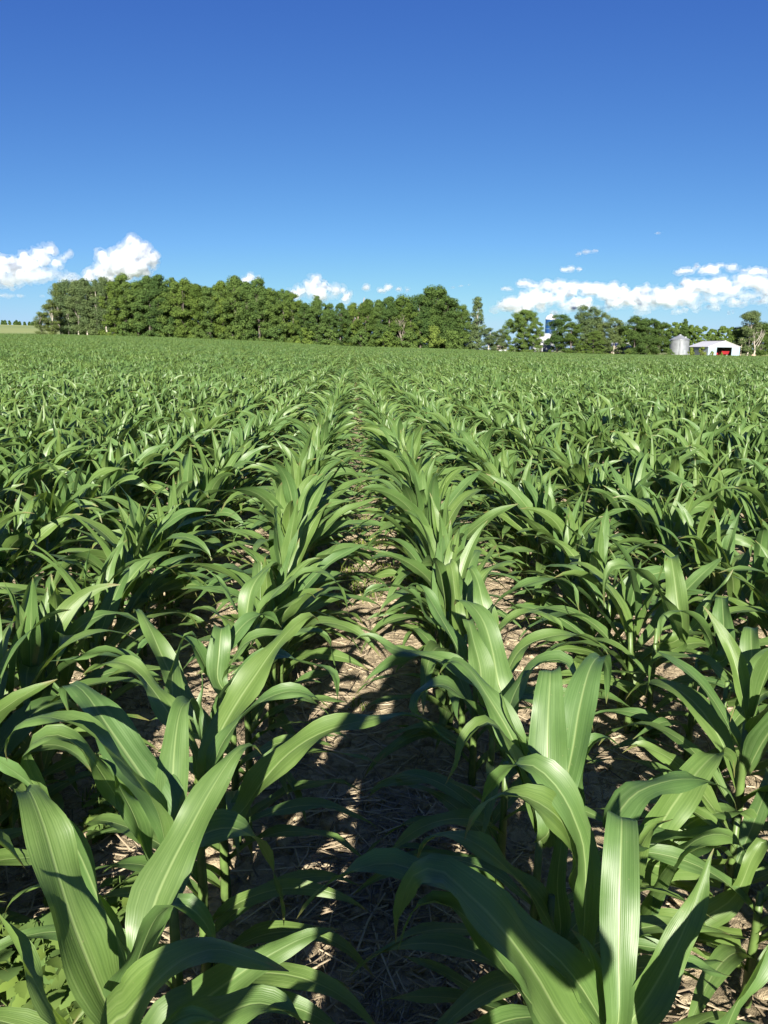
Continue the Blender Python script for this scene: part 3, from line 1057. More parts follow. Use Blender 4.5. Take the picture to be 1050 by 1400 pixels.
def trunk_mesh(name, seed, H, ends, r0, m, lean=0.3):
    rr = random.Random(seed)
    V, F = [], []
    top = Vector((rr.gauss(0, lean), rr.gauss(0, lean), H * 0.86))
    main = []
    for i in range(9):
        t = i / 8
        main.append(Vector((top.x * t + 0.15 * math.sin(t * 5 + seed), top.y * t + 0.15 * math.cos(t * 4 + seed), top.z * t - 0.3)))
    tube(V, F, main, r0, r0 * 0.22, 8)
    for e in ends:
        e = Vector(e)
        t = max(0.16, min(0.85, (e.z / H) * 0.72))
        b = main[int(t * 8)].lerp(main[min(8, int(t * 8) + 1)], t * 8 - int(t * 8))
        mid_ = b.lerp(e, 0.5) + Vector((0, 0, 0.06 * H * rr.uniform(-0.3, 0.8)))
        tube(V, F, [b, mid_, e], r0 * 0.34 * (1 - t * 0.6), r0 * 0.08, 5)
    me = bpy.data.meshes.new(name)
    me.from_pydata([tuple(v) for v in V], [], F)
    me.polygons.foreach_set('use_smooth', [True] * len(F))
    me.materials.append(m)
    return me

SHAPES = {
    'wood':   dict(z0=0.03, z1=0.97, r=0.25, clump=0.062, prof=lambda t: (0.80 + 0.25 * math.sin(3.1416 * min(1, t * 1.1))) * min(1.0, math.sqrt(max(0.02, (1.02 - t) / 0.40)))),
    'aspen':  dict(z0=0.10, z1=0.98, r=0.17, clump=0.075, prof=lambda t: (0.55 + 0.5 * math.sin(3.1416 * (t * 0.85 + 0.1))) * min(1.0, math.sqrt(max(0.02, (1.03 - t) / 0.3)))),
    'round':  dict(z0=0.05, z1=0.96, r=0.48, clump=0.066, prof=lambda t: math.sqrt(max(0.05, 1 - ((t - 0.42) / 0.60) ** 2))),
    'tall':   dict(z0=0.06, z1=0.98, r=0.30, clump=0.080, prof=lambda t: (0.75 + 0.3 * math.sin(9 * t)) * math.sqrt(max(0.04, 1 - ((t - 0.45) / 0.58) ** 2))),
    'poplar': dict(z0=0.05, z1=0.99, r=0.115, clump=0.055, prof=lambda t: (0.95 + 0.12 * math.sin(14 * t)) * math.sqrt(max(0.03, 1 - ((t - 0.4) / 0.62) ** 2))),
    'bush':   dict(z0=0.06, z1=0.92, r=0.55, clump=0.16, prof=lambda t: math.sqrt(max(0.05, 1 - ((t - 0.3) / 0.72) ** 2))),
    'conifer': dict(z0=0.05, z1=0.99, r=0.20, clump=0.06, prof=lambda t: 1.05 - t),
}
TREE_H = {'wood': 14.0, 'aspen': 14.0, 'round': 16.0, 'tall': 15.0, 'poplar': 14.0, 'bush': 3.0, 'conifer': 15.0}
CROWNS = {}
def crown_set(style, fol, n_var, n_clump, n_leaf, size, bark, r0):
    out = []
    H = TREE_H[style]
    for s in range(n_var):
        seed = 31 * s + len(CROWNS) * 1000
        cm, C = crown_mesh('crown', seed, H, SHAPES[style], M_FOL[fol], n_clump, n_leaf, size)
        ends = [C[i] * np.array([0.75, 0.75, 0.97]) for i in range(0, len(C), max(1, len(C) // 14))]
        out.append((cm, trunk_mesh('trunk', seed, H, ends, r0, bark)))
    CROWNS[(style, fol)] = out

crown_set('wood', 'wood', 6, 95, 230, 0.155, M_BARK, 0.26)
crown_set('wood', 'dark', 3, 95, 230, 0.155, M_BARK, 0.26)
crown_set('aspen', 'aspen', 4, 54, 240, 0.15, M_PALE, 0.20)
crown_set('round', 'wood', 2, 210, 330, 0.17, M_BARK, 0.40)
crown_set('tall', 'dark', 4, 80, 300, 0.18, M_BARK, 0.30)
crown_set('tall', 'aspen', 3, 78, 260, 0.18, M_PALE, 0.28)
crown_set('poplar', 'aspen', 2, 90, 130, 0.17, M_PALE, 0.18)
crown_set('bush', 'light', 3, 26, 130, 0.13, M_BARK, 0.06)
crown_set('bush', 'wood', 3, 26, 130, 0.13, M_BARK, 0.06)
crown_set('conifer', 'dark', 2, 70, 160, 0.2, M_BARK, 0.2)

trr = random.Random(41)
def tree(px, top, Y, style, fol, name, label, group=None, var=None, wide=1.0, sink=0.0):
    b = at(px, 470, Y)
    z = gz(b.x, Y)
    t = at(px, top, Y)
    H = max(1.0, t.z - z)
    cm, tm = CROWNS[(style, fol)][trr.randrange(len(CROWNS[(style, fol)])) if var is None else var]
    root = empty(name, (b.x, Y, z - sink), trr.uniform(0, 6.283))
    s = H / (TREE_H[style] * 1.0)
    root.scale = (s * wide, s * wide, s)
    tag(root, label, 'bush' if style == 'bush' else 'tree', group)
    for nm, me in (('trunk', tm), ('crown', cm)):
        o = bpy.data.objects.new(nm, me)
        o.parent = root
        COL.objects.link(o)
    return root

GROVE = [  # px, top, style, foliage
    (84, 388, 'aspen', 'aspen'), (96, 382, 'aspen', 'aspen'), (109, 383, 'aspen', 'aspen'), (121, 380, 'aspen', 'aspen'), (134, 382, 'aspen', 'aspen'),
    (147, 380, 'aspen', 'aspen'), (158, 384, 'wood', 'wood'), (174, 378, 'wood', 'wood'), (190, 380, 'wood', 'wood'), (206, 374, 'wood', 'wood'),
    (222, 380, 'wood', 'dark'), (238, 379, 'wood', 'wood'), (255, 385, 'wood', 'wood'), (272, 384, 'wood', 'dark'), (289, 388, 'wood', 'wood'),
    (306, 384, 'wood', 'wood'), (322, 381, 'wood', 'wood'), (338, 383, 'wood', 'dark'), (354, 384, 'wood', 'wood'), (371, 386, 'wood', 'wood'),
    (388, 390, 'wood', 'wood'), (401, 400, 'wood', 'wood'), (417, 412, 'wood', 'dark'), (434, 406, 'wood', 'wood'), (450, 412, 'wood', 'wood'),
    (466, 411, 'wood', 'dark'), (483, 416, 'wood', 'wood'), (500, 406, 'wood', 'dark'), (516, 405, 'wood', 'wood'), (532, 408, 'wood', 'dark'),
    (546, 404, 'tall', 'dark'), (560, 414, 'wood', 'wood'), (574, 404, 'tall', 'dark'), (591, 391, 'tall', 'dark'), (607, 404, 'tall', 'dark'),
    (620, 413, 'wood', 'dark'), (631, 419, 'wood', 'wood')]
for i, (px, top, style, fol) in enumerate(GROVE):
    o_ = ordinal(i + 1)
    kind = {'aspen': 'slim grey-green tree with pale trunk', 'wood': 'bushy green tree', 'tall': 'tall ragged dark tree'}[style]
    if fol == 'dark' and style == 'wood': kind = 'dark bushy tree'
    Y = interp(at(px, 470, 100).x / 100, EDGE_T) + 5 + trr.uniform(-1.2, 1.2)
    top += trr.choice([-4, -2, 0, 0, 2, 3, 5]) if style == 'wood' else 0
    tree(px, top, Y, style, fol, 'leafy_tree', '%s, %s from the left in the grove front rank' % (kind, o_), 'trees in the front rank of the grove')
for i in range(40):                       # ranks behind: only tops and gaps show
    px = 92 + i * 13.8 + trr.uniform(-4, 4)
    top = interp(px, [(a, b) for a, b, c, d in GROVE]) + trr.uniform(1, 9)
    fol = 'wood' if i % 3 else 'dark'
    tree(px, top, 199 + trr.uniform(0, 9), 'wood', fol, 'leafy_tree', 'tree in the grove standing behind its front rank, only part of its top showing', 'trees behind the front rank of the grove')
for i, (px, top, fol) in enumerate([(172, 440, 'wood'), (232, 444, 'wood'), (268, 447, 'wood'), (318, 446, 'wood'), (376, 447, 'wood'), (418, 448, 'wood'),
                                    (452, 450, 'wood'), (494, 452, 'wood'), (530, 454, 'wood'), (558, 452, 'wood'), (592, 446, 'light'), (618, 452, 'wood')]):
    lab = 'yellow-green bush at the foot of the grove near its right end' if fol == 'light' else '%s bush from the left at the foot of the grove, low and round' % ONES[i + 1]
    tree(px, top, interp(at(px, 470, 100).x / 100, EDGE_T) + 1.5, 'bush', fol, 'bush', lab, 'bushes at the foot of the grove', wide=0.9)
tree(58, 426, 190, 'aspen', 'aspen', 'young_tree', 'small loose young tree at the far left end of the grove', wide=1.3)
tree(72, 409, 192, 'aspen', 'aspen', 'young_tree', 'half-height thin tree standing just left of the pale-trunked trees', wide=1.2)
tree(651, 406, 193, 'poplar', 'aspen', 'poplar_tree', 'narrow upright grey-green poplar alone at the right end of the grove')
tree(668, 449, 262, 'tall', 'aspen', 'young_tree', 'low thin tree just right of the narrow poplar', wide=1.6)
tree(683, 450, 268, 'tall', 'aspen', 'young_tree', 'low thin tree touching the left side of the big round tree', wide=1.5)
tree(715, 423, 268, 'round', 'wood', 'round_tree', 'large dense round tree left of the blue silo', var=0)
tree(762, 429, 282, 'tall', 'dark', 'leafy_tree', 'dark tree just right of the blue silo hiding its edge', wide=1.15)
tree(781, 441, 276, 'tall', 'dark', 'leafy_tree', 'lower dark tree in front, between the silo and the tall loose-crowned tree', wide=1.5)
tree(800, 418, 284, 'tall', 'aspen', 'leafy_tree', 'tallest loose-crowned farm tree, second right of the blue silo', wide=1.2)
tree(818, 426, 288, 'tall', 'aspen', 'leafy_tree', 'grey-green tree with sparse top right of the tallest farm tree', wide=1.0)
tree(839, 434, 284, 'tall', 'aspen', 'leafy_tree', 'grey-green lower tree in the middle of the farm trees', wide=1.25)
tree(812, 452, 274, 'wood', 'wood', 'leafy_tree', 'low green tree in front of the farm trees beside the white house', wide=1.8)
tree(868, 433, 277, 'tall', 'dark', 'leafy_tree', 'dark dense tree left of the three by the grain bin', wide=1.25)
tree(884, 436, 275, 'tall', 'dark', 'leafy_tree', 'dark dense middle tree of the three by the grain bin', wide=1.3)
tree(901, 441, 277, 'tall', 'dark', 'leafy_tree', 'dark dense tree nearest the left side of the grain bin', wide=1.3)
tree(1024, 425, 283, 'tall', 'aspen', 'leafy_tree', 'ragged grey-green tree right of the white shed', wide=1.0)
tree(1040, 441, 290, 'tall', 'dark', 'leafy_tree', 'dark tree at the right edge behind the bare tree', wide=1.4)
tree(1010, 446, 296, 'tall', 'dark', 'leafy_tree', 'dark lower tree behind the right corner of the white shed', wide=1.2)
tree(934, 436, 330, 'conifer', 'dark', 'conifer_tree', 'pointed dark conifer rising behind the grain bin', wide=1.1)
for px, top, fol, lab in [(860, 477, 'wood', 'small bush at the field edge left of the grain bin trees'), (891, 476, 'wood', 'round bush at the foot of the trees by the grain bin'),
                          (917, 478, 'wood', 'low bush in front of the grain bin'), (946, 475, 'light', 'thin green sapling in front of the shed left doorway'),
                          (961, 474, 'light', 'pale green weedy bush in front of the shed sliding door'), (975, 480, 'light', 'low weeds at the corner of the white shed'),
                          (988, 482, 'light', 'low weed clump below the shed opening'), (795, 473, 'wood', 'wide low bush in front of the farm trees'),
                          (822, 474, 'wood', 'low bush between the white house and the tan building'), (752, 478, 'wood', 'low bush below the blue silo')]:
    tree(px, top, 273.5, 'bush', fol, 'bush', lab, 'bushes along the farm edge of the field', wide=0.9 if fol == 'wood' else 0.6)

# bare trees
def bare_tree(px, top, Y, seed, label, m, spread=0.30, thick=1.0):
    b = at(px, 470, Y)
    z = gz(b.x, Y)
    H = at(px, top, Y).z - z
    rr = random.Random(seed)
    root = empty('bare_tree', (b.x, Y, z))
    tag(root, label, 'tree')
    V, F = [], []
    tr = [Vector((0.02 * H * math.sin(i), 0.02 * H * math.cos(i * 1.3), H * 0.5 * i / 5 - 0.2)) for i in range(6)]
    tube(V, F, tr, 0.028 * H * thick, 0.014 * H * thick, 7)
    obj('trunk', V, F, m, root)
    for i in range(7):
        V, F = [], []
        s = tr[2 + i % 4]
        a = i * 2.4 + rr.uniform(-0.3, 0.3)
        e = s + Vector((math.cos(a) * spread * H * rr.uniform(0.5, 1), math.sin(a) * spread * H * rr.uniform(0.5, 1), H * rr.uniform(0.28, 0.5)))
        mid_ = s.lerp(e, 0.5) + Vector((0, 0, -0.03 * H))
        tube(V, F, [s, mid_, e], 0.012 * H * thick, 0.004 * H * thick, 5)
        for j in range(6):
            q = mid_.lerp(e, rr.uniform(0, 0.9))
            w = q + Vector((rr.gauss(0, 0.09), rr.gauss(0, 0.09), rr.uniform(0.04, 0.18))) * H
            tube(V, F, [q, q.lerp(w, 0.5) + Vector((0, 0, -0.01 * H)), w], 0.005 * H, 0.0016 * H, 4)
        obj('branch', V, F, m, root)

bare_tree(1032, 440, 281, 5, 'dead bare tree with pale branches right of the white shed', M_PALE, 0.28)
bare_tree(490, 404, 202, 9, 'bare brownish tree top showing in the dip of the grove', simple_mat('brown_bark', (0.26, 0.19, 0.15), 0.3, 3, 0.9), 0.34)
bare_tree(548, 420, 188, 12, 'pale dead trunk with thin branches at the front of the grove', simple_mat('grey_dead_wood', (0.17, 0.15, 0.12), 0.3, 3, 0.9), 0.12, 0.6)

# distant woods that read as one mass
def wood_mass(name, label, spots, fol, n_clump, n_leaf, size, shape):
    V, F = [], []
    allv = []
    for i, (px, top, Y) in enumerate(spots):
        b = at(px, 470, Y)
        z = gz(b.x, Y)
        H = max(4, at(px, top, Y).z - z)
        me, C = crown_mesh('tmp', 900 + i, H, SHAPES[shape], M_FOL[fol], n_clump, n_leaf, size)
        co = np.empty(len(me.vertices) * 3, dtype=np.float32)
        me.vertices.foreach_get('co', co)
        allv.append(co.reshape(-1, 3) + np.array([b.x, Y, z], dtype=np.float32))
        bpy.data.meshes.remove(me)
    A = np.concatenate(allv)
    n = len(A) // 4
    me = bpy.data.meshes.new(name)
    me.vertices.add(4 * n)
    me.vertices.foreach_set('co', A.ravel())
    me.loops.add(4 * n)
    me.loops.foreach_set('vertex_index', np.arange(4 * n, dtype=np.int32))
    me.polygons.add(n)
    me.polygons.foreach_set('loop_start', np.arange(0, 4 * n, 4, dtype=np.int32))
    me.update(calc_edges=True)
    me.materials.append(M_FOL[fol])
    o = bpy.data.objects.new(name, me)
    COL.objects.link(o)
    tag(o, label, None, None, 'stuff')

sp = [(px + trr.uniform(-3, 3), interp(px, [(900, 447), (925, 441), (945, 446), (975, 447), (1000, 449), (1060, 446)]) + trr.uniform(-2.5, 2.5), 340 + trr.uniform(0, 40))
      for px in range(842, 1072, 7)]
wood_mass('distant_wood', 'belt of woodland closing the view behind the white shed', sp, 'wood', 46, 130, 0.33, 'wood')
sp = [(px + trr.uniform(-3, 3), 439.5 + trr.uniform(-2.2, 2.0) + (px > 25) * 1.5, 730 + trr.uniform(0, 60)) for px in range(-60, 78, 5)]
wood_mass('distant_wood', 'low far line of trees on the horizon left of the grove', sp, 'wood', 34, 34, 0.95, 'wood')

# ------------------------------------------------------------------ farm
M_WHITE = simple_mat('white_metal', (0.34, 0.36, 0.38), 0.06, 0.6, 0.45)
M_PALEBLUE = simple_mat('pale_blue_sheet', (0.17, 0.23, 0.27), 0.06, 0.8, 0.45)
M_ROOFW = simple_mat('white_roof', (0.45, 0.45, 0.45), 0.06, 0.5, 0.4)
M_GREY = simple_mat('grey_door', (0.15, 0.165, 0.18), 0.12, 0.7, 0.5)
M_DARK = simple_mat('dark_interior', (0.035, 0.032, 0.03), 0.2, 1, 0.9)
M_GALV = simple_mat('galvanised_sheet', (0.17, 0.185, 0.20), 0.25, 0.5, 0.5, 0.25)
M_BLUE = simple_mat('blue_enamel', (0.006, 0.036, 0.115), 0.14, 0.6, 0.35)
M_RED = simple_mat('red_paint', (0.20, 0.012, 0.018), 0.15, 1.2, 0.35)
M_TYRE = simple_mat('tyre_rubber', (0.03, 0.03, 0.03), 0.2, 4, 0.85)
M_TAN = simple_mat('tan_board', (0.26, 0.22, 0.165), 0.15, 0.8, 0.8)
M_GLASS = simple_mat('dark_glass', (0.04, 0.05, 0.06), 0.1, 1, 0.12)
M_WOODP = simple_mat('weathered_wood', (0.26, 0.22, 0.17), 0.3, 3, 0.9)

def box_geo(V, F, x0, x1, y0, y1, z0, z1):
    b = len(V)
    V += [Vector(p) for p in ((x0, y0, z0), (x1, y0, z0), (x1, y1, z0), (x0, y1, z0), (x0, y0, z1), (x1, y0, z1), (x1, y1, z1), (x0, y1, z1))]
    F += [tuple(b + i for i in q) for q in ((0, 3, 2, 1), (4, 5, 6, 7), (0, 1, 5, 4), (1, 2, 6, 5), (2, 3, 7, 6), (3, 0, 4, 7))]

def boxes(name, blist, m, parent):
    V, F = [], []
    for q in blist:
        box_geo(V, F, *q)
    return obj(name, V, F, m, parent, smooth=False)

def lathe(name, prof, m, parent, seg=40, smooth=True, a0=0.0, a1=6.28318):
    V, F = [], []
    for r_, z in prof:
        for k in range(seg):
            a = 6.28318 * k / seg
            V.append((r_ * math.cos(a), r_ * math.sin(a), z))
    for i in range(len(prof) - 1):
        for k in range(seg):
            a, c = i * seg + k, i * seg + (k + 1) % seg
            F.append((a, c, c + seg, a + seg))
    return obj(name, V, F, m, parent, smooth=smooth)

def farm_spot(px, Y):
    b = at(px, 480, Y)
    return (b.x, Y, gz(b.x, Y))

# grain bin
gx = farm_spot(928, 284)
t = empty('grain_bin', gx)
tag(t, 'round grey corrugated steel grain bin with cone roof beside the white shed', 'grain bin')
Rb, Hb = 3.5, at(928, 464.5, 284).z - gx[2]
Ht = at(928, 457.8, 284).z - gx[2]
prof = []
nz_ = 60
for i in range(nz_ + 1):
    prof.append((Rb + (0.035 if i % 2 else -0.035), Hb * i / nz_))
lathe('wall', prof, M_GALV, t, 64)
lathe('roof', [(Rb + 0.28, Hb - 0.05), (Rb + 0.26, Hb + 0.06), (0.55, Ht - 0.12), (0.5, Ht + 0.1), (0.0, Ht + 0.22)], M_GALV, t, 32, False)
V, F = [], []
for k in range(9):
    z = Hb * (k + 1) / 10
    for j in range(40):
        a0, a1 = 6.28318 * j / 40, 6.28318 * (j + 1) / 40
        b = len(V)
        for a in (a0, a1):
            for r_, dz in ((Rb + 0.05, -0.04), (Rb + 0.075, 0), (Rb + 0.05, 0.04)):
                V.append((r_ * math.cos(a), r_ * math.sin(a), z + dz))
        F += [(b, b + 3, b + 4, b + 1), (b + 1, b + 4, b + 5, b + 2)]
obj('hoop', V, F, M_GREY, t)
boxes('door', [(0.2, 1.1, -Rb - 0.10, -Rb + 0.06, 0.4, 2.2)], M_GREY, t)
lad = [(-1.42, -1.36, -Rb - 0.02, -Rb + 0.42, 0.3, Hb), (-1.02, -0.96, -Rb - 0.06, -Rb + 0.4, 0.3, Hb)]
lad += [(-1.36, -1.02, -Rb - 0.02, -Rb + 0.02, 0.5 + 0.35 * i, 0.53 + 0.35 * i) for i in range(int(Hb / 0.35) - 1)]
boxes('ladder', lad, M_GREY, t)
boxes('hatch', [(0.9, 1.6, -2.2, -1.5, Hb + 0.75, Hb + 1.15)], M_GALV, t)

# white machine shed: gable end to the camera, long side running away to the left
Ys = 281
cL, cR = farm_spot(968, Ys), farm_spot(1012, Ys)
Wd = cR[0] - cL[0]
ANG = R(1)
shed = empty('machine_shed', (cL[0], Ys, cL[2]), 0)
tag(shed, 'long low white machine shed with gable opening and grey sliding door', 'shed')
# local frame rotated: +x along the gable, +y along the ridge (away and left)
shed.rotation_euler = (0, 0, ANG)
Wg = Wd / math.cos(ANG)
He = at(968, 474.2, Ys).z - cL[2]
Hr = at(990, 466.6, Ys).z - cL[2]
Lg = 17.0
th = 0.12
ox0, ox1, oz = 0.27 * Wg, 0.74 * Wg, He * 0.97      # gable opening
V, F = [], []
# gable wall with opening, built from quads with thickness by boxes
boxes('wall', [(0, ox0, 0, th, 0, He), (ox1, Wg, 0, th, 0, He), (ox0, ox1, 0, th, oz, He)], M_PALEBLUE, shed)
b0 = []
V = [(0, 0.002, He), (Wg, 0.002, He), (Wg / 2, 0.002, Hr), (0, th, He), (Wg, th, He), (Wg / 2, th, Hr)]
obj('gable', V, [(0, 1, 2), (5, 4, 3), (0, 2, 5, 3), (1, 4, 5, 2), (0, 3, 4, 1)], M_WHITE, shed, smooth=False)
V = [(0, Lg, 0), (Wg, Lg, 0), (Wg, Lg, He), (Wg / 2, Lg, Hr), (0, Lg, He)]
obj('back_wall', V, [(0, 1, 2, 3, 4)], M_WHITE, shed, smooth=False)
# long left wall with a dark doorway near its far end and a grey sliding door
dw0, dw1 = Lg * 0.66, Lg * 0.90
boxes('side_wall', [(-0.002, th, th, dw0, 0, He), (-0.002, th, dw1, Lg, 0, He), (-0.002, th, dw0, dw1, He * 0.93, He)], M_WHITE, shed)
boxes('side_wall', [(Wg - th, Wg, th, Lg, 0, He)], M_WHITE, shed)
boxes('sliding_door', [(-0.12, -0.04, Lg * 0.16, Lg * 0.62, 0.1, He * 0.93)], M_GREY, shed)
boxes('door_track', [(-0.16, -0.01, Lg * 0.14, Lg * 0.92, He * 0.935, He * 0.97)], M_GREY, shed)
V = []
ov = 0.35
for y in (-ov, Lg + ov):
    for x, z in ((-ov, He - 0.12), (Wg / 2, Hr + 0.06), (Wg + ov, He - 0.12)):
        V += [(x, y, z + 0.05), (x, y, z + 0.17)]
F = [(0, 2, 8, 6), (2, 4, 10, 8), (1, 7, 9, 3), (3, 9, 11, 5), (0, 1, 3, 2), (2, 3, 5, 4), (6, 8, 9, 7), (8, 10, 11, 9), (0, 6, 7, 1), (4, 5, 11, 10)]
obj('roof', V, F, M_ROOFW, shed, smooth=False)
boxes('ridge_cap', [(Wg / 2 - 0.3, Wg / 2 + 0.3, -ov, Lg + ov, Hr + 0.2, Hr + 0.28)], M_ROOFW, shed)
boxes('floor', [(0.2, Wg - 0.2, 0.2, Lg - 0.1, -0.05, 0.03)], M_DARK, shed)

def in_shed(x, y):
    c, s = math.cos(shed.rotation_euler.z), math.sin(shed.rotation_euler.z)
    return (cL[0] + c * x - s * y, Ys + s * x + c * y, cL[2] + 0.03)

# red grain cart standing in the opening
cart = empty('grain_cart', in_shed(Wg * 0.60, 2.4), shed.rotation_euler.z)
tag(cart, 'red farm wagon parked in the dark gable opening of the white shed', 'wagon')
V = [(-1.9, -1.1, 1.15), (1.9, -1.1, 1.15), (1.9, 1.1, 1.15), (-1.9, 1.1, 1.15), (-2.3, -1.5, 2.75), (2.3, -1.5, 2.75), (2.3, 1.5, 2.75), (-2.3, 1.5, 2.75),
     (-2.2, -1.4, 2.75), (2.2, -1.4, 2.75), (2.2, 1.4, 2.75), (-2.2, 1.4, 2.75), (-1.8, -1.0, 1.3), (1.8, -1.0, 1.3), (1.8, 1.0, 1.3), (-1.8, 1.0, 1.3)]
F = [(0, 3, 2, 1), (0, 1, 5, 4), (1, 2, 6, 5), (2, 3, 7, 6), (3, 0, 4, 7), (4, 5, 9, 8), (5, 6, 10, 9), (6, 7, 11, 10), (7, 4, 8, 11),
     (8, 9, 13, 12), (9, 10, 14, 13), (10, 11, 15, 14), (11, 8, 12, 15), (12, 13, 14, 15)]
cart.scale = (0.68, 0.86, 0.74)
obj('box', V, F, M_RED, cart, smooth=False)
boxes('chassis', [(-2.0, 2.0, -0.5, -0.35, 0.85, 1.1), (-2.0, 2.0, 0.35, 0.5, 0.85, 1.1), (-3.2, -2.0, -0.08, 0.08, 0.7, 0.85)], M_RED, cart)
for wx in (-1.25, 1.25):
    for wy in (-0.95, 0.95):
        ww = empty('wheel', (wx, wy, 0.55))
        ww.parent = cart
        ww.rotation_euler = (R(90), 0, 0)
        lathe('tyre', [(0.30, -0.15), (0.50, -0.16), (0.55, -0.08), (0.55, 0.08), (0.50, 0.16), (0.30, 0.15)], M_TYRE, ww, 20)
        lathe('rim', [(0.0, -0.06), (0.10, -0.08), (0.28, -0.05), (0.31, -0.14), (0.31, 0.14), (0.28, 0.05), (0.10, 0.08), (0.0, 0.06)], M_WHITE, ww, 20)
mach = empty('tractor', in_shed(Wg * 0.44, 6.0), shed.rotation_euler.z + 0.2)
tag(mach, 'dark small tractor standing deep in the shed left of the red wagon', 'tractor')
boxes('hood', [(-0.4, 0.4, -1.9, 0.1, 0.7, 1.45)], M_RED, mach)
boxes('cab', [(-0.65, 0.65, 0.1, 1.3, 0.75, 2.4)], M_GLASS, mach)
boxes('cab_roof', [(-0.75, 0.75, 0.0, 1.4, 2.403, 2.55)], M_RED, mach)
for wx, wy, wr in ((-0.85, 0.9, 0.75), (0.85, 0.9, 0.75), (-0.6, -1.4, 0.45), (0.6, -1.4, 0.45)):
    w_ = lathe('wheel', [(0.0, -0.1), (wr * 0.55, -0.12), (wr * 0.9, -0.18), (wr, -0.1), (wr, 0.1), (wr * 0.9, 0.18), (wr * 0.55, 0.12), (0.0, 0.1)], M_TYRE, mach, 20)
    w_.location = (wx, wy, wr)
    w_.rotation_euler = (0, R(90), 0)

# blue silo with white dome
sx = farm_spot(750.5, 330)
silo = empty('silo', sx)
tag(silo, 'tall blue silo with white domed top behind the farm trees', 'silo')
Rs = (757 - 744) / 2 * 330 * 0.976 / 1000 + 0.15
zt = at(750.5, 436.3, 330).z - sx[2]
zd = at(750.5, 430.4, 330).z - sx[2]
lathe('body', [(Rs, 0), (Rs, zt)], M_BLUE, silo, 40)
for fr in (0.28, 0.42, 0.56, 0.70, 0.84):
    lathe('band', [(Rs + 0.01, zt * fr - 0.07), (Rs + 0.06, zt * fr - 0.05), (Rs + 0.06, zt * fr + 0.05), (Rs + 0.01, zt * fr + 0.07)], M_PALEBLUE, silo, 40)
lathe('dome', [(Rs + 0.15, zt - 0.15), (Rs + 0.15, zt + 0.15)] + [(Rs * math.cos(a), zt + 0.15 + (zd - zt) * math.sin(a)) for a in [R(q) for q in (8, 20, 35, 50, 65, 80, 89.9)]], M_ROOFW, silo, 40)
boxes('vent', [(-0.25, 0.25, -0.25, 0.25, zd + 0.1, zd + 0.75)], M_GREY, silo)
chu = [(-0.5 - 0.35, -0.5 + 0.35, -Rs - 0.45, -Rs + 0.3, 2.0, zt - 0.2)]
boxes('chute', chu, M_BLUE, silo)

def house(name, label, cat, px0, px1, Y, ytop_wall, ytop_ridge, depth, wallm, roofm, windows=(), door=None, axis='x', rz=0.0):
    a, b = farm_spot(px0, Y), farm_spot(px1, Y)
    w = b[0] - a[0]
    z = min(a[2], b[2])
    h = at(px0, ytop_wall, Y).z - z
    hr = at(px0, ytop_ridge, Y).z - z
    root = empty(name, (a[0], Y, z), rz)
    tag(root, label, cat)
    if axis == 'x':      # ridge runs across the view
        V = [(0, 0, 0), (w, 0, 0), (w, depth, 0), (0, depth, 0), (0, 0, h), (w, 0, h), (w, depth, h), (0, depth, h), (0, depth / 2, hr), (w, depth / 2, hr)]
        F = [(0, 1, 5, 4), (1, 2, 6, 9, 5), (2, 3, 7, 6), (3, 0, 4, 8, 7)]
        R_ = [(-0.3, -0.35, h - 0.1), (w + 0.3, -0.35, h - 0.1), (w + 0.3, depth / 2, hr + 0.1), (-0.3, depth / 2, hr + 0.1), (w + 0.3, depth + 0.35, h - 0.1), (-0.3, depth + 0.35, h - 0.1)]
        RF = [(0, 1, 2, 3), (3, 2, 4, 5)]
    else:                # gable to the camera
        V = [(0, 0, 0), (w, 0, 0), (w, depth, 0), (0, depth, 0), (0, 0, h), (w, 0, h), (w, depth, h), (0, depth, h), (w / 2, 0, hr), (w / 2, depth, hr)]
        F = [(0, 1, 5, 8, 4), (1, 2, 6, 5), (2, 3, 7, 9, 6), (3, 0, 4, 7)]
        R_ = [(-0.3, -0.3, h - 0.1), (w / 2, -0.3, hr + 0.1), (w / 2, depth + 0.3, hr + 0.1), (-0.3, depth + 0.3, h - 0.1), (w + 0.3, -0.3, h - 0.1), (w + 0.3, depth + 0.3, h - 0.1)]
        RF = [(0, 1, 2, 3), (1, 4, 5, 2)]
    obj('wall', V, F, wallm, root, smooth=False)
    n = len(R_)
    RV = R_ + [(p[0], p[1], p[2] + 0.16) for p in R_]
    RF2 = [tuple(reversed(f)) for f in RF] + [tuple(i + n for i in f) for f in RF]
    if axis == 'x':
        RF2 += [(0, 1, 1 + n, n), (4, 5, 5 + n, 4 + n), (1, 2, 2 + n, 1 + n), (2, 4, 4 + n, 2 + n), (5, 3, 3 + n, 5 + n), (3, 0, n, 3 + n)]
    else:
        RF2 += [(0, 1, 1 + n, n), (1, 4, 4 + n, 1 + n), (4, 5, 5 + n, 4 + n), (3, 0, n, 3 + n), (2, 3, 3 + n, 2 + n), (5, 2, 2 + n, 5 + n)]
    obj('roof', RV, RF2, roofm, root, smooth=False)
    for x, z0, ww, hh in windows:
        f = boxes('window', [(x * w, x * w + ww, -0.09, -0.003, z0, z0 + hh)], M_WHITE, root)
        boxes('pane', [(x * w + 0.1, x * w + ww - 0.1, -0.12, -0.092, z0 + 0.1, z0 + hh - 0.1)], M_GLASS, f)
    if door:
        x, ww, hh, dm = door
        boxes('door', [(x * w, x * w + ww, -0.08, -0.003, 0.02, hh)], dm, root)
    return root

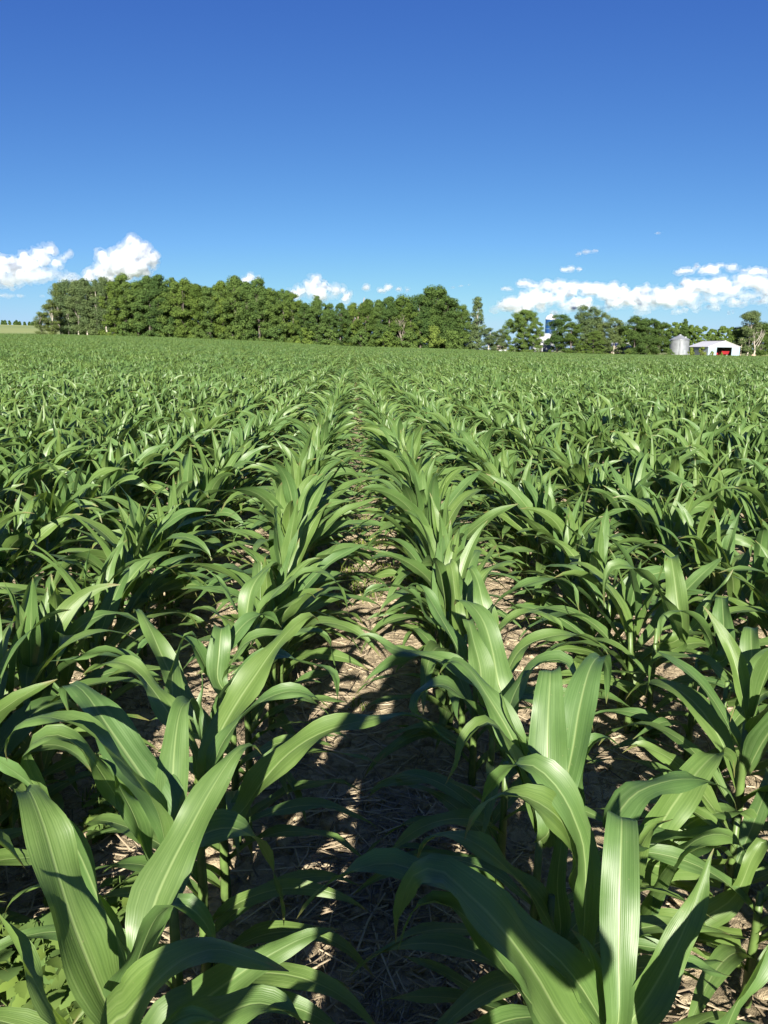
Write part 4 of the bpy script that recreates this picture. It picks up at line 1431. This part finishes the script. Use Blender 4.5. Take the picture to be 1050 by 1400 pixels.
house('barn', 'white barn with pale roof at the foot of the blue silo', 'barn', 734, 757, 306, 465, 456.5, 9, M_GREY, M_WHITE, [(0.06, 1.4, 1.6, 1.4), (0.36, 3.9, 1.0, 0.9)], (0.55, 2.2, 3.4, M_GREY), 'x')
house('lean_to', 'low grey-white lean-to standing in front of the barn below the silo', 'shed', 729, 742, 296, 471, 467.5, 5, M_GREY, M_ROOFW, [(0.2, 1.0, 0.9, 1.0)], (0.62, 1.0, 2.1, M_DARK), 'x')
house('farmhouse', 'white farmhouse mostly hidden behind the farm trees', 'house', 806, 830, 300, 469, 459, 8, M_WHITE, M_GREY, [(0.12, 1.2, 1.0, 1.5), (0.42, 1.2, 1.0, 1.5), (0.75, 1.2, 1.0, 1.5), (0.46, 4.0, 0.9, 1.1)], (0.62, 1.0, 2.1, M_TAN), 'y')
house('outbuilding', 'low tan farm building glimpsed between the middle farm trees', 'building', 836, 862, 296, 474, 469, 7, M_TAN, M_ROOFW, [(0.2, 1.2, 1.1, 1.0), (0.7, 1.2, 1.1, 1.0)], (0.45, 1.1, 2.1, M_DARK), 'x')
house('outbuilding', 'small pale shed between the narrow poplar and the big round tree', 'building', 677, 692, 300, 477, 473, 5, M_WHITE, M_TAN, [(0.5, 1.1, 0.9, 0.9)], (0.15, 1.0, 2.0, M_DARK), 'x')

# utility pole by the shed
ux = farm_spot(1013, 283)
pole = empty('utility_pole', ux)
tag(pole, 'thin wooden utility pole at the right corner of the white shed', 'pole')
Hp = at(1013, 463, 283).z - ux[2]
V, F = [], []
tube(V, F, [Vector((0, 0, -0.2)), Vector((0, 0, Hp * 0.5)), Vector((0, 0, Hp))], 0.16, 0.11, 8)
obj('pole', V, F, M_WOODP, pole)
boxes('crossarm', [(-0.9, 0.9, -0.19, -0.12, Hp - 0.55, Hp - 0.40)], M_WOODP, pole)
boxes('lamp', [(-0.25, 0.25, -0.75, -0.20, Hp - 1.3, Hp - 1.1)], M_GREY, pole)
# pale boulder below the bare tree, white tank under the trees
bx_ = farm_spot(1031, 277)
bm = bmesh.new()
bmesh.ops.create_icosphere(bm, subdivisions=3, radius=1.0)
for v in bm.verts:
    v.co = Vector((v.co.x * 0.85, v.co.y * 0.7, v.co.z * 0.85)) * (1 + 0.30 * noise.noise(v.co * 1.7))
me = bpy.data.meshes.new('boulder'); bm.to_mesh(me); bm.free()
me.materials.append(simple_mat('pale_rock', (0.28, 0.21, 0.15), 0.25, 2, 0.9, bump=0.4))
o = bpy.data.objects.new('boulder', me); COL.objects.link(o)
o.location = (bx_[0], bx_[1], bx_[2] + 0.6)
tag(o, 'pale tan boulder at the foot of the dead bare tree', 'boulder')

# grass strip standing at the field edge by the farm: uncountable blades
def grass_strip():
    rg = np.random.default_rng(8)
    V, F = [], []
    for _ in range(9000):
        px = rg.uniform(655, 1075)
        Y = interp(at(px, 480, 100).x / 100, EDGE_T) + rg.uniform(0.8, 9)
        p = at(px, 480, Y)
        z = gz(p.x, Y)
        h = rg.uniform(0.25, 0.8)
        a = rg.uniform(0, 3.14)
        w = rg.uniform(0.05, 0.12)
        b = len(V)
        V += [(p.x - w * math.cos(a), Y - w * math.sin(a), z - 0.05), (p.x + w * math.cos(a), Y + w * math.sin(a), z - 0.05), (p.x + rg.normal() * 0.15, Y + rg.normal() * 0.15, z + h)]
        F.append((b, b + 1, b + 2))
    o = obj('grass', V, F, M_FOL['light'], smooth=False)
    tag(o, 'strip of rough light green grass between the corn and the farm', None, None, 'stuff')
grass_strip()

# ------------------------------------------------------------------ weeds between the rows
M_WEED = foliage_mat('weed_leaf', (0.055, 0.10, 0.024), (0.115, 0.175, 0.045), 0.22)
def broad_weed(x, y, h, n, label, seed, spread=0.5):
    rr = random.Random(seed)
    root = empty('leafy_weed', (x, y, soil_h(x, y)))
    tag(root, label, 'weed', 'weeds between the corn rows')
    V, F = [], []
    nodes = []
    for s in range(5):
        a = s * 1.256 + rr.uniform(-0.4, 0.4)
        rad = 0 if s == 0 else rr.uniform(0.3, 0.6) * spread * h
        e = Vector((math.cos(a) * rad, math.sin(a) * rad, h * (1 if s == 0 else rr.uniform(0.55, 0.9))))
        pts = [Vector((0, 0, -0.01)), Vector((e.x * 0.4, e.y * 0.4, e.z * 0.5)), e]
        tube(V, F, pts, 0.0028, 0.0012, 5)
        nodes += [pts[0].lerp(e, q) for q in (0.35, 0.5, 0.62, 0.74, 0.86, 0.96)]
    obj('stem', V, F, M_STALK, root)
    for i in range(n):
        p = nodes[i % len(nodes)] + Vector((rr.gauss(0, 0.006), rr.gauss(0, 0.006), rr.gauss(0, 0.006)))
        a = rr.uniform(0, 6.283)
        ln, w = rr.uniform(0.036, 0.072), rr.uniform(0.016, 0.030)
        el = rr.uniform(-0.35, 0.5)
        d = Vector((math.cos(a) * math.cos(el), math.sin(a) * math.cos(el), math.sin(el)))
        s = Vector((-math.sin(a), math.cos(a), rr.uniform(-0.3, 0.3)))
        nn = d.cross(s)
        V, F = [], []
        prof = [(0.0, 0.06), (0.22, 0.07), (0.36, 0.95), (0.46, 0.78), (0.56, 1.0), (0.66, 0.66), (0.78, 0.70), (0.90, 0.32), (1.0, 0.03)]
        for t_, q in prof:
            c = p + d * (ln * t_) - Vector((0, 0, 0.25 * ln * t_ * t_))
            V += [c - s * (w * q) + nn * (0.15 * w * q), c, c + s * (w * q) + nn * (0.15 * w * q)]
        for k in range(len(prof) - 1):
            b = 3 * k
            F += [(b, b + 1, b + 4, b + 3), (b + 1, b + 2, b + 5, b + 4)]
        obj('leaf', V, F, M_WEED, root)

M_GRASSB = foliage_mat('grass_blade', (0.075, 0.125, 0.022), (0.16, 0.21, 0.045), 0.3)
def grass_weed(x, y, h, n, label, seed, rad=0.05):
    rr = random.Random(seed)
    V, F = [], []
    for _ in range(n):
        a, a2 = rr.uniform(0, 6.283), rr.uniform(0, 6.283)
        q = rad * rr.random() ** 0.7
        b0 = Vector((math.cos(a2) * q, math.sin(a2) * q, -0.01))
        hh = h * rr.uniform(0.45, 1.0)
        d = Vector((math.cos(a), math.sin(a), 0))
        s = Vector((-math.sin(a), math.cos(a), 0))
        w = rr.uniform(0.0016, 0.0036)
        b = len(V)
        lean = rr.uniform(0.15, 0.8)
        for i in range(5):
            t_ = i / 4
            c = b0 + d * (hh * lean * t_ ** 1.7) + Vector((0, 0, hh * (t_ - 0.28 * lean * t_ * t_)))
            ww = w * (1 - t_ ** 2) + 0.0003
            V += [c - s * ww, c + s * ww]
        F += [(b + 2 * i, b + 2 * i + 1, b + 2 * i + 3, b + 2 * i + 2) for i in range(4)]
    o = obj('grass_weed', V, F, M_GRASSB, loc=(x, y, soil_h(x, y)))
    tag(o, label, 'weed', 'weeds between the corn rows')

def gp(px, py):      # point of the soil under a pixel of the photograph's ground
    d = ray(px, py)
    return CAMP + d * (-CAMP.z / d.z)

for i, (px, py, h, n, lab) in enumerate([
        (70, 1392, 0.27, 110, 'broad-leaved weed with toothed leaves at the bottom left corner'),
        (15, 1362, 0.22, 70, 'smaller toothed weed at the left edge beside the bottom corner weed'),
        (112, 1440, 0.22, 70, 'low leafy weed at the bottom edge below the big left corn plant'),
        (140, 1150, 0.16, 50, 'low leafy weed in the gap left of the big left corn plants'),
        (40, 945, 0.18, 46, 'pale weed at the left edge between the corn rows'),
        (168, 1255, 0.14, 50, 'small leafy weed on the soil behind the big lower left corn plant'),
        (95, 1235, 0.16, 56, 'leafy weed between the bottom corner weed and the left corn row'),
        (885, 1015, 0.10, 34, 'small leafy weed on the sunlit soil right of the right corn row')]):
    p = gp(px, py)
    broad_weed(p.x, p.y, h, n, lab, 60 + i)
for i, (px, py, h, n, rad, lab) in enumerate([
        (500, 815, 0.16, 90, 0.16, 'bright yellow-green grass tuft in the aisle just beyond the bare soil'),
        (478, 790, 0.15, 70, 0.14, 'grass tuft at the left side of the aisle beyond the bare soil'),
        (515, 745, 0.16, 90, 0.20, 'grass tuft further up the aisle on its right side'),
        (492, 965, 0.07, 34, 0.05, 'small yellowish grass tuft on the bare soil of the aisle'),
        (470, 755, 0.15, 80, 0.17, 'grass tuft at the left of the aisle where the rows begin to close'),
        (498, 722, 0.15, 90, 0.20, 'grass tuft in mid aisle where the leaves nearly meet'),
        (482, 690, 0.15, 90, 0.22, 'grass tuft far up the aisle between the meeting leaves'),
        (505, 668, 0.14, 80, 0.22, 'farthest grass tuft seen up the aisle'),
        (530, 790, 0.13, 60, 0.12, 'grass tuft against the right row just beyond the bare soil'),
        (140, 1100, 0.12, 46, 0.07, 'grass tuft in the sunlit gap at left between corn plants'),
        (45, 950, 0.20, 46, 0.06, 'seeding grass tuft at the left edge'),
        (112, 1390, 0.14, 20, 0.03, 'thin grass shoots at the bottom left beside the leafy weed')]):
    p = gp(px, py)
    grass_weed(p.x, p.y, h, n, lab, 80 + i, rad)

# ------------------------------------------------------------------ the photographer, whose shadow falls up the aisle
def photographer():
    J = {
     'pelvis': (0, 0, 0.96, .185, .14), 'waist': (0, 0.0, 1.10, .175, .135), 'chest': (0, 0.01, 1.30, .195, .14), 'collar': (0, 0.0, 1.45, .125, .095),
     'neck': (0, 0.02, 1.52, .058, .058), 'head': (0, 0.045, 1.63, .078, .095), 'crown': (0, 0.035, 1.735, .070, .085),
    }
    names = list(J)
    pts = [J[n][:3] for n in names]
    rad = [J[n][3:] for n in names]
    edges = [(0, 1), (1, 2), (2, 3), (3, 4), (4, 5), (5, 6)]
    def add(p, r, parent):
        pts.append(p); rad.append(r); edges.append((parent, len(pts) - 1))
        return len(pts) - 1
    for s in (-1, 1):
        hip = add((s * .10, 0, .90), (.115, .115), 0)
        kn = add((s * .13, .03, .50), (.08, .08), hip)
        ca = add((s * .135, .0, .36), (.058, .062), kn)
        an = add((s * .14, -.02, .09), (.042, .045), ca)
        add((s * .155, .16, .045), (.042, .035), an)
        sh = add((s * .17, .0, 1.43), (.08, .078), 3)
        el = add((s * (.325 if s < 0 else .340), .06, 1.17), (.058, .058), sh)
        fa = add((s * .255, .16, 1.30), (.05, .05), el)
        wr = add((s * .105, .285, 1.49), (.027, .030), fa)
        pa = add((s * .070, .325, 1.535), (.034, .022), wr)
        for k in range(4):
            f1 = add((s * (.062 - .004 * k), .362, 1.545 - .021 * k), (.009, .009), pa)
            f2 = add((s * (.040 - .003 * k), .378, 1.552 - .021 * k), (.0085, .0085), f1)
            add((s * (.014 + .004 * k), .376, 1.556 - .021 * k), (.0075, .0075), f2)
        t1 = add((s * .062, .318, 1.575), (.0105, .0105), pa)
        add((s * .040, .322, 1.60), (.009, .009), t1)
    me = bpy.data.meshes.new('person')
    me.from_pydata(pts, edges, [])
    o = bpy.data.objects.new('person', me)
    COL.objects.link(o)
    sk = o.modifiers.new('skin', 'SKIN')
    sk.use_smooth_shade = True
    for v, r_ in zip(me.skin_vertices[0].data, rad):
        v.radius = r_
    me.skin_vertices[0].data[0].use_root = True
    ss = o.modifiers.new('sub', 'SUBSURF')
    ss.levels = ss.render_levels = 2
    dg = bpy.context.evaluated_depsgraph_get()
    new = bpy.data.meshes.new_from_object(o.evaluated_get(dg))
    o.modifiers.clear()
    o.data = new
    new.materials.clear()
    for m in (simple_mat('skin', (0.50, 0.30, 0.22), 0.1, 5, 0.5), simple_mat('shirt', (0.10, 0.16, 0.25), 0.1, 8, 0.85),
              simple_mat('jeans', (0.05, 0.07, 0.13), 0.2, 12, 0.85), simple_mat('boots', (0.09, 0.06, 0.04), 0.2, 8, 0.7)):
        new.materials.append(m)
    mi = []
    for p in new.polygons:
        c = p.center
        if c.z < 0.11: k = 3
        elif c.z < 1.02 and abs(c.x) < 0.25: k = 2
        elif c.z < 1.50 and (abs(c.x) < 0.25 and c.y < 0.13 or abs(c.x) > 0.17 and c.y < 0.09): k = 1
        else: k = 0
        mi.append(k)
    new.polygons.foreach_set('material_index', mi)
    o.location = (-0.035, -0.37, 0.0)
    tag(o, 'person standing in the aisle holding up a phone, casting the long shadow', 'person')
    # hair
    bm = bmesh.new()
    bmesh.ops.create_uvsphere(bm, u_segments=24, v_segments=14, radius=1.0)
    bmesh.ops.delete(bm, geom=[v for v in bm.verts if v.co.z < -0.15 + 0.55 * max(0, v.co.y)], context='VERTS')
    for v in bm.verts:
        v.co = Vector((v.co.x * .086, v.co.y * .103 + .032, v.co.z * .105 + 1.70))
    hm = bpy.data.meshes.new('hair'); bm.to_mesh(hm); bm.free()
    hm.polygons.foreach_set('use_smooth', [True] * len(hm.polygons))
    hm.materials.append(simple_mat('brown_hair', (0.07, 0.045, 0.03), 0.3, 40, 0.6))
    h = bpy.data.objects.new('hair', hm); COL.objects.link(h); h.parent = o
    for s in (-1, 1):
        bm = bmesh.new()
        bmesh.ops.create_uvsphere(bm, u_segments=12, v_segments=8, radius=0.013)
        em = bpy.data.meshes.new('eye'); bm.to_mesh(em); bm.free()
        em.materials.append(M_WHITE)
        e = bpy.data.objects.new('eye', em); COL.objects.link(e); e.parent = o; e.location = (s * .032, .124, 1.645)
    # phone, its lens at the camera
    ph = empty('phone', CAMP - Vector((0, 0, 0)))
    ph.matrix_world = cam.matrix_world @ Matrix.Translation((0.024, -0.058, 0.022))
    tag(ph, 'black phone held upright in both hands to take the picture', 'phone')
    boxes('body', [(-.036, .036, -.074, .074, -.004, .004)], M_DARK, ph)
    boxes('screen', [(-.034, .034, -.072, .072, .0042, .0050)], M_GLASS, ph)
photographer()

# ------------------------------------------------------------------ clouds
def cloud_mat(name, dens, lo, hi):
    m = bpy.data.materials.new(name)
    m.use_nodes = True
    N, L = m.node_tree.nodes, m.node_tree.links
    N.remove(N['Principled BSDF'])
    pv = N.new('ShaderNodeVolumePrincipled')
    pv.inputs['Color'].default_value = (0.87, 0.895, 0.935, 1)
    pv.inputs['Anisotropy'].default_value = 0.35
    tc = N.new('ShaderNodeTexCoord')
    nz = noise_tex(N, L, tc.outputs['Object'], 0.022, 5, 0.6)
    r = ramp(N, [(lo, (0, 0, 0)), (hi, (1, 1, 1))])
    L.new(nz.outputs[0], r.inputs[0])
    L.new(math_node(N, L, 'MULTIPLY', r.outputs[0], dens), pv.inputs['Density'])
    L.new(pv.outputs[0], N['Material Output'].inputs['Volume'])
    return m
CLOUD_ALB = 0.90
M_CUMULUS = cloud_mat('cumulus', 0.11, 0.36, 0.60)
M_THIN = cloud_mat('thin_cloud', 0.05, 0.38, 0.70)
M_FRINGE = cloud_mat('cloud_fringe', 0.022, 0.36, 0.74)
CTS = []
for sc_, dp in ((75, 4), (28, 4), (11, 3)):
    ct = bpy.data.textures.new('billows', 'CLOUDS')
    ct.noise_scale = sc_
    ct.noise_depth = dp
    CTS.append(ct)

def cloud(label, puffs, m, D=4000.0, flat=1.0, seed=0, stretch=1.0, voxel=6.0, disp=34, sub=16):
    rr = random.Random(seed)
    bm = bmesh.new()
    c0 = at(puffs[0][0], puffs[0][1], D)
    k = D * 0.976 / 1000.0
    for px, py, r_ in puffs:
        c = at(px, py, D) - c0
        c.y += rr.uniform(-0.8, 0.8) * r_ * k
        for j in range(sub):
            if j == 0:
                q, s = c, r_ * k * 0.72
            else:
                d = Vector((rr.gauss(0, 1), rr.gauss(0, 1), rr.gauss(0, 0.8) + 0.15)).normalized()
                q, s = c + Vector((d.x * stretch, d.y, d.z * flat)) * r_ * k * rr.uniform(0.6, 1.0), r_ * k * rr.choice([0.18, 0.25, 0.32, 0.42])
            bmesh.ops.create_icosphere(bm, subdivisions=2, radius=1.0, matrix=Matrix.Translation(q) @ Matrix.Diagonal((s * stretch, s, s * flat, 1)))
    me = bpy.data.meshes.new('cloud')
    bm.to_mesh(me); bm.free()
    me.materials.append(m)
    o = bpy.data.objects.new('cloud', me)
    COL.objects.link(o)
    o.location = c0
    rm = o.modifiers.new('join', 'REMESH'); rm.mode = 'VOXEL'; rm.voxel_size = voxel
    for tx, st in zip(CTS, (disp * 0.9, disp * 0.8, disp * 0.4)):
        dm = o.modifiers.new('billow', 'DISPLACE'); dm.texture = tx; dm.texture_coords = 'GLOBAL'; dm.strength = st; dm.mid_level = 0.5
    tag(o, label, 'cloud', 'clouds above the horizon')
    # thin ragged fringe round the dense heart
    fm = me.copy()
    fm.materials.clear()
    fm.materials.append(M_FRINGE)
    f = bpy.data.objects.new('fringe', fm)
    COL.objects.link(f)
    f.parent = o
    rm = f.modifiers.new('join', 'REMESH'); rm.mode = 'VOXEL'; rm.voxel_size = voxel * 1.3
    dm = f.modifiers.new('swell', 'DISPLACE'); dm.strength = disp * 0.55; dm.mid_level = 0.0
    for tx, st in zip(CTS, (disp * 1.3, disp * 1.1, disp * 0.5)):
        dm = f.modifiers.new('billow', 'DISPLACE'); dm.texture = tx; dm.texture_coords = 'GLOBAL'; dm.strength = st; dm.mid_level = 0.5
    return o

cloud('big bright cumulus cloud rising behind the left end of the grove', [(186,349,17),(170,352,16),(154,362,15),(138,372,12),(200,356,13),(190,366,16),(168,368,16),(148,378,12),(124,378,8),(182,334,10),(206,350,8),(196,338,8),(208,362,7)], M_CUMULUS, seed=1)
cloud('ragged white cloud at the left edge of the sky', [(30,356,12),(50,347,11),(64,340,9),(10,362,13),(22,370,11),(42,364,10),(62,358,8),(4,374,10),(78,362,6)], M_CUMULUS, seed=2, flat=0.9)
cloud('grey-white cloud base under the ragged cloud at the left edge', [(20,382,10),(45,380,9),(70,376,9),(90,380,8),(0,386,10),(105,384,6)], M_THIN, seed=3, flat=0.6, stretch=1.7)
cloud('small wisp of cloud between the two left clouds', [(92,349,4),(98,346,3.5),(86,353,3.5)], M_THIN, seed=4, voxel=6, disp=20)
cloud('low streak of cloud near the horizon at the left edge', [(6,404,5),(30,405,3),(60,404,2.5),(90,402,2)], M_THIN, seed=5, flat=0.5, stretch=2.6, voxel=7, disp=14)
cloud('cloud top peeping over the middle of the grove', [(343,379,5.5),(335,383,5),(352,383,4)], M_CUMULUS, seed=6, voxel=7, disp=20)
cloud('white cumulus cloud in the dip of the grove', [(432,384,8),(425,394,9),(443,393,9),(412,398,7),(456,399,8),(438,403,10),(468,396,4.5),(405,404,6),(474,406,6)], M_CUMULUS, seed=7)
cloud('small flat cloud right of the grove dip', [(532,392,5),(545,395,4),(520,397,4.5),(500,394,4.5),(558,396,2.5)], M_CUMULUS, seed=8, flat=0.75, stretch=1.4, voxel=7, disp=20)
cloud('faint thin cloud above the tall tree', [(630,391,2.6),(640,390,2.2),(620,393,2)], M_THIN, seed=9, flat=0.6, stretch=2, voxel=6, disp=12)
cloud('small cloud above the narrow poplar', [(690,394,4),(697,396,3)], M_CUMULUS, seed=10, flat=0.7, stretch=1.4, voxel=6, disp=16)
cloud('small flat cloud alone above the right cloud bank', [(780,367,4.5),(770,369,3.5),(792,368,3)], M_CUMULUS, seed=11, flat=0.6, stretch=1.7, voxel=6, disp=16)
cloud('thin lens-shaped cloud, second highest above the farm', [(802,344,4),(812,343,3),(790,347,2.5)], M_THIN, seed=12, flat=0.55, stretch=1.8, voxel=6, disp=14)
cloud('tiny highest wisp of cloud on the right', [(899,319,2.2),(906,318,1.6)], M_THIN, seed=13, flat=0.5, stretch=2.2, voxel=5, disp=10)
def bank(x0, x1, yfun, n, r0, r1, seed):
    rr = random.Random(seed)
    out = []
    for i in range(n):
        t = (i + rr.uniform(0.1, 0.9)) / n
        lo, hi = yfun(t)
        out.append((x0 + (x1 - x0) * t, rr.uniform(lo, hi), rr.uniform(r0, r1)))
    return out
cloud('long flat cloud over the blue silo', bank(712, 830, lambda t: (384 + 6 * t, 391 + 4 * t), 17, 4, 7, 3), M_CUMULUS, seed=14, flat=0.65, stretch=1.5, disp=24)
cloud('heaped white cloud bank right of the blue silo', bank(690, 862, lambda t: (416 - 26 * math.sin(min(1, t * 1.6) * 1.57) + 6 * max(0, t - .6), 420 - 6 * t), 46, 6, 11.5, 4), M_CUMULUS, seed=15, flat=0.8, stretch=1.25, disp=24, sub=10)
cloud('cloud heap over the grain bin', bank(858, 944, lambda t: (393 + 8 * abs(t - .45), 412), 22, 6, 11, 5), M_CUMULUS, seed=16, flat=0.8, stretch=1.25, disp=24, sub=10)
cloud('wide cloud bank at the right edge', bank(936, 1075, lambda t: (385 + 3 * math.sin(9 * t), 398), 30, 6, 11, 6), M_CUMULUS, seed=17, flat=0.7, stretch=1.5, disp=24, sub=10)
cloud('upper flat cloud at the right edge', bank(930, 1050, lambda t: (372 - 11 * math.sin(3.14 * t ** 0.8), 374), 18, 3, 6.5, 7), M_CUMULUS, seed=18, flat=0.65, stretch=1.6, disp=24, sub=10)
cloud('grey underside layer of the right cloud bank', bank(870, 1075, lambda t: (404, 416), 26, 4, 8, 8), M_THIN, seed=19, flat=0.5, stretch=2.0, sub=8)
cloud('lowest streaky cloud over the farm trees', bank(670, 1000, lambda t: (419, 427), 24, 2.5, 5, 9), M_THIN, seed=20, flat=0.45, stretch=2.4, sub=8)
